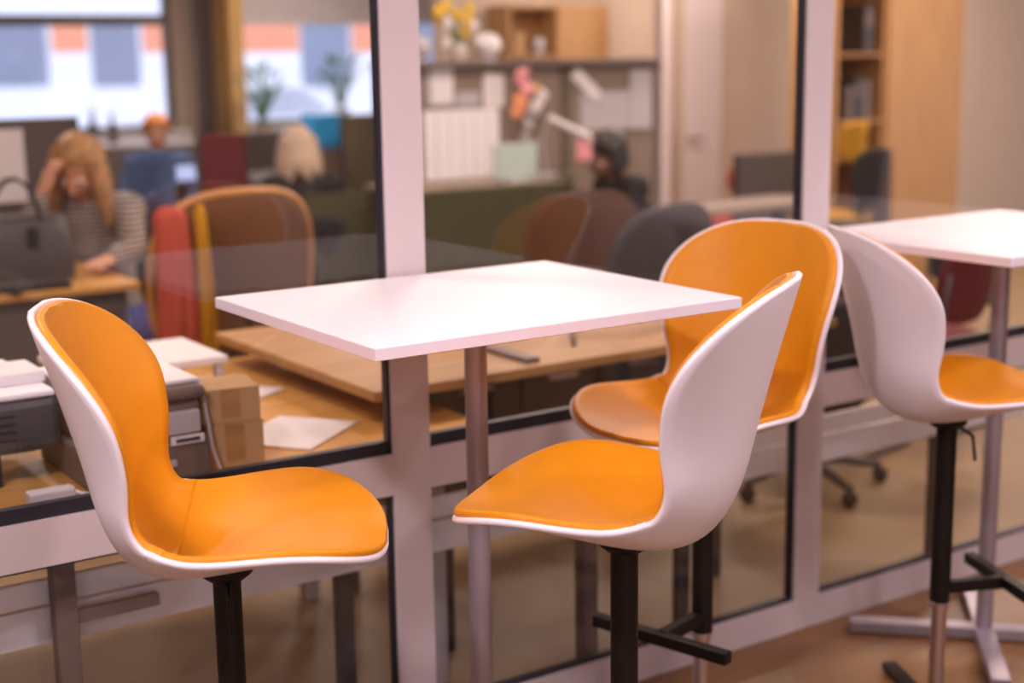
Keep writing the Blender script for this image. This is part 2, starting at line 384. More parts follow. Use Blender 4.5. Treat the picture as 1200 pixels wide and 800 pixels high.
def grid_surface(t0, t1, nt, nv, close0, close1, ins=0.0, ta=0.0, tb=1.0):
    def tm(i):
        f = i / (nt - 1)
        if close0 and close1: g = (1 - math.cos(math.pi * f)) / 2
        elif close0: g = 1 - math.cos(math.pi / 2 * f)
        elif close1: g = math.sin(math.pi / 2 * f)
        else: g = f
        return t0 + (t1 - t0) * g
    return [[shell_pt(tm(i), 2 * j / (nv - 1) - 1, ta, tb, ins) for j in range(nv)] for i in range(nt)]
def normals(P):
    nt, nv = len(P), len(P[0]); out = []
    for i in range(nt):
        row = []
        for j in range(nv):
            i0, i1 = max(i - 1, 0), min(i + 1, nt - 1); j0, j1 = max(j - 1, 0), min(j + 1, nv - 1)
            a = P[i1][j] - P[i0][j]; b = P[i][j1] - P[i][j0]
            if b.length < 1e-5:
                k = 2 if i < nt / 2 else nt - 3; b = P[k][j1] - P[k][j0]
            if a.length < 1e-5: a = P[min(i + 2, nt - 1)][nv // 2] - P[max(i - 2, 0)][nv // 2]
            n_ = b.cross(a) * -1
            n_ = a.cross(b) * 1
            row.append(n_.normalized())
        out.append(row)
    return out
def slab(P, lo, hi, rnd):
    """closed slab over grid P: offset lo..hi along the sitter-side normal, with a rounded rim"""
    nt, nv = len(P), len(P[0]); Nn = normals(P)
    # make sure the normal points to the sitter
    mid = Nn[nt // 2][nv // 2]
    sgn = 1 if (mid.z + mid.x) > 0 else -1
    cen = P[nt // 2][nv // 2]
    for i in (0, nt - 1):
        if (P[i][0] - P[i][-1]).length < 1e-4:
            k_ = 2 if i == 0 else nt - 3
            for j in range(nv): Nn[i][j] = Nn[k_][nv // 2].copy()
    def ring():
        r = [(i, 0) for i in range(nt)] + [(nt - 1, j) for j in range(1, nv)] + [(i, nv - 1) for i in range(nt - 2, -1, -1)] + [(0, j) for j in range(nv - 2, 0, -1)]
        return r
    vs = []; fs = []
    for off in (lo, hi):
        for i in range(nt):
            for j in range(nv): vs.append(P[i][j] + Nn[i][j] * sgn * off)
    def idx(l, i, j): return l * nt * nv + i * nv + j
    for i in range(nt - 1):
        for j in range(nv - 1):
            fs.append((idx(1, i, j), idx(1, i, j + 1), idx(1, i + 1, j + 1), idx(1, i + 1, j)))
            fs.append((idx(0, i, j), idx(0, i + 1, j), idx(0, i + 1, j + 1), idx(0, i, j + 1)))
    rg = ring(); k = len(rg); base = len(vs); steps = (.2, .5, .8)
    for st in steps:
        for q, (i, j) in enumerate(rg):
            a = P[rg[q - 1][0]][rg[q - 1][1]]; b = P[rg[(q + 1) % k][0]][rg[(q + 1) % k][1]]
            tng = (b - a); 
            out = tng.cross(Nn[i][j] * sgn); 
            out = out.normalized() if out.length > 1e-7 else Vector((0, 0, 0))
            if i in (0, nt - 1) and (P[i][0] - P[i][-1]).length < 1e-4: out = (P[i][nv // 2] - P[3 if i == 0 else nt - 4][nv // 2]).normalized()
            c2 = P[i][j]
            if out.dot(c2 - P[min(max(i, 2), nt - 3)][nv // 2]) < 0: out = -out
            vs.append(P[i][j] + Nn[i][j] * sgn * (lo + (hi - lo) * st) + out * rnd * math.sin(math.pi * st))
    layers = [[idx(0, i, j) for i, j in rg]] + [[base + s * k + q for q in range(k)] for s in range(3)] + [[idx(1, i, j) for i, j in rg]]
    for A, Bq in zip(layers[:-1], layers[1:]):
        for q in range(k): fs.append((A[q], A[(q + 1) % k], Bq[(q + 1) % k], Bq[q]))
    m_ = MB(); m_.add(vs, fs); return m_
def clean(o, d=.0004):
    import bmesh
    bm = bmesh.new(); bm.from_mesh(o.data); bmesh.ops.remove_doubles(bm, verts=bm.verts, dist=d)
    bmesh.ops.recalc_face_normals(bm, faces=bm.faces); bm.to_mesh(o.data); bm.free()
    o.data.shade_smooth(); return o
SEAM = 0.455
def bar_stool(label):
    t = thing('bar_stool', (0, 0, 0), label, 'bar stool', 'bar stools at the high tables')
    P = grid_surface(0, 1, 90, 33, True, True)
    clean(slab(P, -.008, .002, .003).build('seat_shell', M['shell'], t))
    # upholstery lining: seat cushion and back cushion meeting at a seam
    clean(slab(grid_surface(.004, SEAM - .002, 44, 31, True, False, .0055, .004, 1), .0005, .013, .004).build('seat_cushion', M['leather'], t), .0002)
    clean(slab(grid_surface(SEAM + .002, .998, 50, 31, False, True, .0055, 0, .998), .0005, .015, .004).build('back_cushion', M['leather'], t), .0002)
    pts = []
    for j in range(41):
        v = .955 * (2 * j / 40 - 1); p0 = shell_pt(SEAM, v); pts.append(p0 + Vector((.0065, 0, .0078)))
    MB().tube(pts, .0022, 6).build('seam', M['seam'], t, smooth=180)
    return t
def stool_lower(t, zoff, foot_yaw=0.0, lever=0.0):
    # zoff: height of the shell's origin; everything below is in the stool's own frame
    tp = zoff + .0
    MB().lathe([(.030, tp - .012), (.042, tp - .002), (.044, tp + .012)], n=32).build('seat_plate', M['blackmetal'], t, smooth=40)
    MB().lathe([(.0225, tp - .42), (.0225, tp - .012), (.034, tp - .002)], 0, 0, 32).build('column_sleeve', M['blackmetal'], t, smooth=40)
    MB().lathe([(.0195, tp - .428), (.024, tp - .426), (.024, tp - .419), (.0195, tp - .417)], 0, 0, 32).build('sleeve_ring', M['steel'], t, smooth=40)
    MB().lathe([(.0175, .03), (.0175, tp - .42)], 0, 0, 28).build('gas_lift', M['steel'], t, smooth=40)
    for k in range(4):
        mr = Matrix.Rotation(k * math.pi / 2, 4, 'Z')
        MB().box(.0, .27, -.018, .018, .006, .026, mr).build('foot', M['blackmetal'], t, bevel=.003)
    fr = Matrix.Rotation(foot_yaw, 4, 'Z')
    fz = tp - .385
    f = MB().box(.02, .16, -.013, .013, fz - .014, fz + .014, fr).build('footrest', M['blackmetal'], t, bevel=.003)
    MB().box(.145, .171, -.165, .165, fz - .012, fz + .014, fr).build('footrest_bar', M['blackmetal'], f, bevel=.003)
    lv = Matrix.Rotation(lever, 4, 'Z')
    MB().tube([lv @ Vector(q) for q in ((.02, 0, tp - .004), (.055, 0, tp - .03), (.062, 0, tp - .085))], .0035, 8).build('lever', M['blackmetal'], t, smooth=180)

poses = [  # x, y, yaw, z, label, foot yaw, lever yaw
    (0.857, 2.096, -0.509, 0.714, 'nearest orange bar stool left of the middle table, seat facing right', 0, R(-80)),
    (1.390, 1.746, 2.196, 0.749, 'orange bar stool in front of the middle table, white back to the camera', 0, R(-74)),
    (1.971, 2.210, 3.324, 0.721, 'orange bar stool behind the front pair, leather back facing the camera', R(5), R(20)),
    (2.543, 2.051, -0.458, 0.706, 'white backed bar stool at far right beside the far table', R(3), R(-25)),
]
proto = bar_stool('')
for i, (x, y, a, z, lab, fy, lv) in enumerate(poses):
    s = proto if i == 0 else copy_tree(proto)
    for ch in s.children: ch.location.z = z
    s.location = (x, y, 0); s.rotation_euler.z = a; s['label'] = lab
for s in [o for o in C.objects if o.name.startswith('bar_stool')]:
    q = min(poses, key=lambda pp: (pp[0] - s.location.x) ** 2 + (pp[1] - s.location.y) ** 2)
    stool_lower(s, q[3] , q[5], q[6])
#OFFICE
# ------------------------------------------------------------------ things in the office, nearest first
def desk(name, x0, x1, y0, y1, z, label, top='desk', th=.025, leg='lgrey', legs=True, panel=None, ins=.06, insx=.06):
    cx, cy = (x0 + x1) / 2, (y0 + y1) / 2
    t = thing(name, (cx, cy, 0), label, 'desk'); X, Y = (x1 - x0) / 2, (y1 - y0) / 2
    B(-X, X, -Y, Y, z - th, z).build('desktop', M[top], t, bevel=.003)
    if legs:
        for sx in (-1, 1):
            for sy in (-1, 1):
                x = sx * (X - insx); y = sy * (Y - ins)
                B(x - .022, x + .022, y - .022, y + .022, 0, z - th).build('leg', M[leg], t, bevel=.003)
    if panel:
        B(-X + .05, X - .05, -Y + .02, -Y + .04, .12, z - th).build('modesty_panel', M[panel], t)
    return t
def sheet(x, y, z, w_, d_, rz, label, group='loose paper sheets', mm='paper', th=.004):
    o = B(-w_ / 2, w_ / 2, -d_ / 2, d_ / 2, 0, th).build('paper_sheet', M[mm], loc=(x, y, z)); o.rotation_euler.z = rz
    return tag(o, label, 'paper', group)

# worktop directly behind the glass
desk('low_work_desk', -0.6, 1.78, 2.70, 3.80, .68, 'long honey oak desk right behind the left glass pane, carrying printers', ins=.2)
d2 = desk('raised_work_desk', 1.55, 3.05, 2.86, 3.78, .765, 'wooden desk behind the middle glass, a little higher than its neighbour', top='deskpale', leg='dgrey', ins=.2, insx=.29)
# low white panelling and grey strut under the desk line
t = thing('cable_duct_panel', (2.1, 2.80, 0), 'long white duct boards running low behind the glass under the desks', 'panel')
B(-2.9, 2.6, -.035, -.02, .470, .520).build('upper_board', M['laminate'], t, bevel=.002)
B(-2.9, 2.6, -.035, -.015, .388, .463).build('lower_board', M['laminate'], t, bevel=.002)
for k in range(6): B(-2.7 + k * 1.0, -2.66 + k * 1.0, -.014, .01, 0, .55).build('bracket', M['dgrey'], t)
for x in (.775, 2.05):
    o = thing('desk_strut', (x, 2.725, 0), 'grey desk strut with a foot arm before the duct boards, ' + ('left pane' if x < 1 else 'middle pane'), 'strut')
    B(-.022, .022, -.02, .02, 0, .654).build('post', M['mgrey'], o, bevel=.003); B(.022, .19, -.012, .012, .435, .46).build('arm', M['mgrey'], o, bevel=.003)
sheet(1.38, 2.93, .681, .25, .20, R(38), 'white sheet lying nearest the glass on the oak desk')
sheet(1.40, 3.42, .681, .19, .28, R(30), 'white sheet behind the cardboard boxes on the oak desk')

def printer(loc, rz, label, body, w_=.40, d_=.36, h=.34, top='lgrey'):
    t = thing('printer', loc, label, 'printer', rz=rz)
    z0 = 0
    B(-w_ / 2, w_ / 2, -d_ / 2, d_ / 2, .0, h * .42).build('paper_drawer', M[body], t, bevel=.008)
    h1 = B(-w_ * .2, w_ * .2, -d_ / 2 - .006, -d_ / 2, h * .16, h * .24).build('drawer_handle', M['lgrey'], t, bevel=.002)
    B(-w_ / 2 + .01, w_ / 2 - .01, -d_ / 2 + .015, d_ / 2, h * .43, h * .84).build('body', M[body], t, bevel=.012)
    B(-w_ / 2, w_ / 2, -d_ / 2, d_ / 2, h * .85, h).build('scanner_lid', M[body], t, bevel=.02, seg=3)
    B(w_ * .12, w_ * .42, -d_ / 2 - .004, -d_ / 2 + .03, h * .5, h * .74).build('output_tray', M[top], t, bevel=.003)
    B(-w_ * .43, w_ * .0, -d_ / 2 - .012, -d_ / 2, h * .87, h * .97).build('control_panel', M['dgrey'], t, bevel=.003)
    return t
# right printer on the desk (grey-taupe), label plate on its side
p1 = printer((.975, 2.905, .68), 0, 'taupe grey printer with pale lid beside the cardboard boxes', 'mgrey', .25, .34, .19, 'lgrey')
B(.04, .11, -.176, -.170, .075, .092).build('label_plate', M['paper'], p1)
B(.05, .10, -.178, -.176, .080, .087).build('label_plate', M['tag'], p1)
B(-.12, .12, -.14, .165, .1905, .20).build('lid_top', M['laminate'], p1, bevel=.003)
t = thing('label_printer', (.67, 3.06, .68), 'dark grey printer on a black stand at the left edge of the desk', 'printer')
B(-.22, .17, -.19, .20, .07, .178).build('body', M['dgrey'], t, bevel=.015)
B(.0, .055, -.16, -.06, .0, .07).build('stand', M['black'], t, bevel=.004)
B(-.15, -.10, .05, .15, .0, .07).build('stand', M['black'], t, bevel=.004)
B(-.215, .165, -.185, .19, .179, .192).build('scanner_lid', M['laminate'], t, bevel=.005)
MB().lathe([(.010, .0), (.010, .010)], n=16).build('knob', M['steel'], t, loc=(.03, -.160, .035)).rotation_euler.x = R(90)
for k in range(4): B(.04, .08, -.192, -.19, .10 + .016 * k, .104 + .016 * k).build('vent_slit', M['black'], t)
tag(B(-.10, .10, -.07, .07, 0, .022).build('paper_stack', M['paper'], loc=(.74, 3.03, .8725)), 'stack of white paper on top of the dark grey printer', 'paper')
t = thing('paper_tray', (1.20, 3.46, .68), 'wide white tray table behind the taupe printer', 'tray')
B(-.19, .19, -.15, .15, .10, .118).build('tray_top', M['paper'], t, bevel=.003)
for sx in (-1, 1):
    for sy in (-1, 1): B(sx * .17 - .01, sx * .17 + .01, sy * .13 - .01, sy * .13 + .01, 0, .10).build('leg', M['lgrey'], t)
def carton(loc, w_, d_, h, rz, label):
    t = thing('cardboard_box', loc, label, 'box', 'cardboard boxes on the oak desk', rz)
    B(-w_ / 2, w_ / 2, -d_ / 2, d_ / 2, 0, h).build('body', M['card'], t, bevel=.002)
    B(-.02, .02, -d_ / 2 - .001, d_ / 2 + .001, h * .15, h + .001).build('tape', M['deskpale'], t)
    B(-w_ / 2, w_ / 2, -d_ / 2, -.001, h, h + .003).build('flap', M['card'], t); B(-w_ / 2, w_ / 2, .001, d_ / 2, h, h + .003).build('flap', M['card'], t)
    return t
carton((1.172, 2.83, .68), .125, .14, .09, R(-6), 'lower of the two cardboard boxes beside the taupe printer')
carton((1.172, 2.83, .7735), .125, .13, .07, R(-10), 'upper of the two cardboard boxes beside the taupe printer')
t = thing('power_strip', (.775, 2.735, .68), 'white socket strip with cable on the oak desk by the printers', 'socket strip')
B(-.05, .04, -.018, .018, 0, .03).build('body', M['lgrey'], t, bevel=.005)
MB().tube([(.04, 0, .012), (.07, -.002, .006), (.11, .002, .004), (.14, .0, .004)], .004, 8).build('cable', M['lgrey'], t, smooth=180)
tag(MB().tube([(0, 0, 0), (.02, -.04, .004), (.03, -.07, 0)], .006, 10).build('marker_pen', M['paper'], smooth=60, loc=(.80, 2.80, .686)), 'white pen lying at the desk edge by the glass', 'pen')
tag(MB().tube([(0, -.07, .19), (-.001, -.1, .14), (.002, -.12, .05), (.01, -.14, .004), (.05, -.16, .004)], .003, 8).build('cable', M['lgrey'], smooth=180, loc=(1.104, 2.86, .683)), 'thin grey cable hanging between taupe printer and boxes', 'cable')
t = thing('desk_edge_label', (0.68, 2.698, .6675), 'small white printed label on the front edge of the oak desk', 'label')
B(-.03, .03, -.002, 0, -.008, .008).build('card', M['paper'], t); B(-.018, .018, -.003, -.002, -.003, .003).build('print', M['tag'], t)

# clutter on the raised desk
t = thing('pedestal_cabinet', (2.95, 4.15, 0), 'low charcoal pedestal cabinet behind the raised wooden desk', 'cabinet')
B(-.62, .45, -.2, .2, 0, .52).build('body', M['dgrey'], t, bevel=.004)
for k in range(3): 
    dr = B(-.60 + k * .35, -.27 + k * .35, -.215, -.2, .04, .50).build('door', M['dgrey'], t); B(-.50 + k * .35, -.38 + k * .35, -.228, -.215, .43, .445).build('handle', M['steel'], dr)
t = thing('wire_basket', (2.12, 3.35, .765), 'low dark basket with white papers on the raised desk', 'basket')
fl = MB().box(-.13, .13, -.10, .10, 0, .01).build('bottom', M['black'], t)
for (a, b, c, d) in ((-.13, .13, -.10, -.09), (-.13, .13, .09, .10), (-.13, -.12, -.09, .09), (.12, .13, -.09, .09)): B(a, b, c, d, .01, .06).build('side', M['black'], t)
tag(B(-.08, .08, -.06, .06, 0, .03).build('paper_bundle', M['paper'], loc=(2.12, 3.35, .776)), 'white paper bundle in the low dark basket', 'paper')
tag(MB().tube([(0, 0, 0), (.05, .08, .01), (.12, .14, .01), (.24, .06, .03), (.45, .12, .01), (.5, .02, .0)], .006, 8).build('cable', M['mgrey'], smooth=180, loc=(2.22, 3.00, .772)), 'grey cable looping across the raised desk', 'cable')
tag(B(-.02, .02, -.20, .20, 0, .012).build('metal_ruler', M['mgrey'], loc=(2.02, 3.10, .765)), 'dark strip lying across the raised desk toward the glass', 'ruler')

def screen_partition(x0, x1, y, z0, z1, fab, label, feet=True, rz=0):
    t = thing('desk_partition', ((x0 + x1) / 2, y, 0), label, 'partition', rz=rz); X = (x1 - x0) / 2
    B(-X, X, -.02, .02, z0, z1).build('panel', M[fab], t, bevel=.012)
    fr = MB().box(-X - .006, -X, -.022, .022, 0 if feet else z0, z1).box(X, X + .006, -.022, .022, 0 if feet else z0, z1)
    fr.build('frame', M['dgrey'], t)
    return t
# ---- chairs
def ring_shape(w_, h, n=40, p=2.6, flat=.0):
    out = []
    for k in range(n):
        a = 2 * math.pi * k / n; c, s_ = math.cos(a), math.sin(a)
        out.append((w_ * math.copysign(abs(c) ** (2 / p), c), h * math.copysign(abs(s_) ** (2 / p), s_)))
    return out
def pad(mb, w_, h, th, curve=0.0, n=40, p=2.8, tr=None):
    """rounded cushion panel in the local XZ plane, curved forward at its sides"""
    vs = []; fs = []; rings = [(1.0, -.35), (.985, -.5), (.9, -.5), (.5, -.5), (0.02, -.5)]
    prof = [(0.02, -.5), (.5, -.5), (.92, -.5), (.99, -.3), (1, 0), (.99, .3), (.92, .5), (.5, .5), (.02, .5)]
    sh = ring_shape(w_, h, n, p)
    for (f, o_) in prof:
        for (x, z) in sh: vs.append(Vector((x * f, o_ * th - curve * (x * f / w_) ** 2, z * f)))
    for i in range(len(prof) - 1):
        for j in range(n): fs.append((i * n + j, (i + 1) * n + j, (i + 1) * n + (j + 1) % n, i * n + (j + 1) % n))
    fs.append(tuple(range(n))); fs.append(tuple(reversed([(len(prof) - 1) * n + j for j in range(n)])))
    if tr: vs = [tr @ v for v in vs]
    return mb.add(vs, fs)
def office_chair(loc, rz, label, mb_='charcoal', ms='charcoal', edge=None, w_=.25, h=.28, bz=.80, sz=.48, arms=True):
    t = thing('office_chair', loc, label, 'chair', 'chairs in the office', rz)
    bk = pad(MB(), w_, h, .05, .07, tr=Matrix.Translation((0, .22, bz)) @ Matrix.Rotation(R(-8), 4, 'X')).build('backrest', M[mb_], t, smooth=50)
    if edge:
        pts = [Matrix.Translation((0, .22, bz)) @ Matrix.Rotation(R(-8), 4, 'X') @ Vector((x, -.07 * (x / w_) ** 2, z)) for x, z in ring_shape(w_ + .005, h + .005, 40, 2.8)]
        MB().tube(pts, .017, 8, closed=True).build('backrest_rim', M[edge], bk, smooth=180)
    pad(MB(), .24, .23, .07, 0, tr=Matrix.Translation((0, -.02, sz)) @ Matrix.Rotation(R(90), 4, 'X')).build('seat', M[ms], t, smooth=50)
    MB().tube([(0, .10, sz - .06), (0, .26, sz - .04), (0, .27, bz - .1)], .018, 8).build('back_strut', M['dgrey'], t, smooth=60)
    MB().lathe([(.028, .09), (.028, sz - .035)], n=16).build('column', M['dgrey'], t, smooth=40)
    for k in range(5):
        a = 2 * math.pi * k / 5 + .3; c, s_ = math.cos(a), math.sin(a)
        lg = MB().tube([(0, 0, .10), (.15 * c, .15 * s_, .09), (.29 * c, .29 * s_, .065)], [.022, .018, .014], 8).build('leg', M['dgrey'], t, smooth=60)
        MB().ell((.29 * c, .29 * s_, .03), (.03, .03, .03), 10).build('castor', M['black'], lg, smooth=180)
    if arms:
        for sx in (-1, 1):
            MB().tube([(sx * .2, 0, sz - .04), (sx * .28, 0, sz), (sx * .29, 0, sz + .18)], .012, 8).build('arm_post', M['dgrey'], t, smooth=60)
            B(sx * .29 - .03, sx * .29 + .03, -.12, .12, sz + .18, sz + .205).build('armrest', M['dgrey'], t, bevel=.008)
    return t
def visitor_chair(loc, rz, label, fab, frame='dgrey'):
    t = thing('visitor_chair', loc, label, 'chair', 'chairs in the office', rz)
    pad(MB(), .23, .19, .035, .04, tr=Matrix.Translation((0, .24, .72)) @ Matrix.Rotation(R(-10), 4, 'X')).build('backrest', M[fab], t, smooth=50)
    pad(MB(), .23, .22, .05, 0, tr=Matrix.Translation((0, 0, .45)) @ Matrix.Rotation(R(90), 4, 'X')).build('seat', M[fab], t, smooth=50)
    for sx in (-1, 1):
        MB().tube([(sx * .22, .27, .80), (sx * .22, .21, .45), (sx * .22, .18, .42), (sx * .22, -.20, .42), (sx * .22, -.235, .39), (sx * .22, -.24, .04), (sx * .22, -.20, .015), (sx * .22, .25, .015)], .012, 8).build('leg', M[frame], t, smooth=180)
    MB().tube([(-.22, .25, .015), (.22, .25, .015)], .012, 8).build('floor_bar', M[frame], t, smooth=180)
    return t
ch = office_chair((2.06, 5.0, 0), R(184), 'round tub chair with tan rim behind the left glass, red jacket on it', 'brownmesh', 'brownmesh', 'tanedge', w_=.31, h=.31, bz=.745, sz=.44, arms=False)
# red jacket hanging over the left corner of the tub chair
def drape(name, loc, w_, h, th, rz, mm, label, cat, amp=.02, parent=None):
    mb = MB(); vs = []; fs = []; n, k = 16, 16
    for sgn in (0, 1):
        for i in range(k + 1):
            for j in range(n + 1):
                u = j / n; v = i / k
                wd = w_ * (.75 + .35 * v)
                vs.append(Vector(((u - .5) * wd, (th if sgn else -th) * (1 - .3 * abs(2 * u - 1)) + amp * math.sin(u * 15 + v * 2) * v - .02 * math.sin(v * 3), -v * h - .03 * (2 * u - 1) ** 2)))
    def I(s_, i, j): return s_ * (k + 1) * (n + 1) + i * (n + 1) + j
    for i in range(k):
        for j in range(n):
            fs.append((I(0, i, j), I(0, i, j + 1), I(0, i + 1, j + 1), I(0, i + 1, j))); fs.append((I(1, i, j), I(1, i + 1, j), I(1, i + 1, j + 1), I(1, i, j + 1)))
    for i in range(k):
        fs.append((I(0, i, 0), I(0, i + 1, 0), I(1, i + 1, 0), I(1, i, 0))); fs.append((I(0, i + 1, n), I(0, i, n), I(1, i, n), I(1, i + 1, n)))
    for j in range(n):
        fs.append((I(0, 0, j + 1), I(0, 0, j), I(1, 0, j), I(1, 0, j + 1))); fs.append((I(0, k, j), I(0, k, j + 1), I(1, k, j + 1), I(1, k, j)))
    o = mb.add(vs, fs).build(name, M[mm], parent, smooth=180, loc=loc); o.rotation_euler.z = rz
    if label: tag(o, label, cat)
    return o
drape('red_jacket', (1.79, 4.70, 1.03), .14, .62, .035, R(15), 'red', 'coral red jacket draped over the tub chair corner', 'jacket')
drape('yellow_scarf', (1.895, 4.695, 1.03), .05, .52, .012, R(10), 'yellowchair', 'narrow yellow scarf hanging beside the coral red jacket', 'scarf')
office_chair((3.85, 4.8, 0), R(190), 'charcoal office chair with wide back behind the middle table', 'charcoal', 'charcoal', None, w_=.32, h=.33, bz=.58, sz=.44)
office_chair((4.12, 5.62, 0), R(170), 'plum brown round backed chair left of the charcoal chair', 'plum', 'plum', None, w_=.29, h=.27, bz=.62, sz=.44, arms=False)
q = at(848, 208, 7.3); office_chair((q.x, 7.3, 0), R(180), 'coral red backed chair by the white door', 'red', 'red', None, w_=.095, h=.11, bz=q.z, sz=.38, arms=False)
a = at(863, 181, 6.5); b = at(940, 240, 6.5)
screen_partition(a.x, b.x, 6.5, .0, a.z, 'screen_felt', 'taupe grey desk screen left of the second mullion')
desk('pale_counter', 4.85, 5.75, 5.45, 5.85, .73, 'long pale counter behind the second mullion', top='taupe_felt', leg='dgrey')
visitor_chair((4.12, 3.85, 0), R(190), 'yellow chair glimpsed under the far table beside the stool', 'yellowchair').scale = (.82, .82, .82)
visitor_chair((4.66, 3.88, 0), R(185), 'burgundy chair glimpsed under the edge of the far table', 'burg').scale = (.82, .82, .82)
visitor_chair((5.75, 4.55, 0), R(120), 'dark thin legged chair glimpsed right of the far table pole', 'charcoal').scale = (.72, .72, .72)
office_chair((3.62, 3.55, 0), R(170), 'black office chair low behind the second mullion', 'black', 'black', None, w_=.2, h=.2, bz=.5, sz=.36, arms=False)

# ---- desk row with the woman in the striped jumper
dd = desk('oak_office_desk', .2, 1.80, 5.05, 5.72, .73, 'honey oak desk where the woman in stripes leans', panel='screen_felt')
def handbag(loc, rz):
    t = thing('handbag', loc, 'large black handbag with two arched handles on the desk', 'handbag', rz=rz)
    bm = MB(); vs = []; 
    for (z, w_, d_) in ((0, .19, .075), (.04, .195, .08), (.16, .185, .06), (.235, .17, .025), (.24, .165, .015)):
        for (a, b) in ring_shape(w_, d_, 24, 5): vs.append((a, b, z))
    fs = [(i * 24 + j, i * 24 + (j + 1) % 24, (i + 1) * 24 + (j + 1) % 24, (i + 1) * 24 + j) for i in range(4) for j in range(24)]
    fs += [tuple(reversed(range(24))), tuple(96 + j for j in range(24))]
    bm.add(vs, fs).build('body', M['dgrey'], t, smooth=60)
    for y in (-.03, .03):
        MB().tube([(.085 * math.cos(a), y * (1 if y > 0 else 1), .20 + .17 * math.sin(a)) for a in [math.pi * k / 14 for k in range(15)]], .006, 8).build('handle', M['black'], t, smooth=180)
    MB().box(.03, .07, -.07, -.055, .12, .20).build('clasp', M['black'], t, bevel=.004)
    return t
handbag((1.46, 5.36, .73), R(-10))
t = thing('keyboard', (1.43, 5.13, .73), 'black keyboard on the desk in front of the handbag', 'keyboard')
B(-.16, .13, -.06, .06, 0, .022).build('body', M['black'], t, bevel=.004)
for i in range(4):
    for j in range(9): B(-.155 + j * .031, -.129 + j * .031, -.052 + i * .027, -.029 + i * .027, .022, .028).build('key', M['dgrey'], t)
t = thing('computer_mouse', (1.36, 5.075, .73), 'small black mouse at the front desk edge', 'mouse')
MB().ell((0, 0, .012), (.03, .05, .018), 12).build('body', M['black'], t, smooth=180)
a = at(0, 140, 6.45); b = at(88, 140, 6.45)
screen_partition(a.x - .8, b.x, 6.45, .0, a.z + .0, 'screen_felt', 'dark grey felt partition behind the woman in stripes')
a = at(0, 152, 6.40); b = at(33, 236, 6.40)
tag(B(a.x - .2, b.x, 6.40, 6.412, b.z, a.z).build('notice_sheet', M['paper']), 'large pale sheet pinned on the dark grey partition', 'notice')

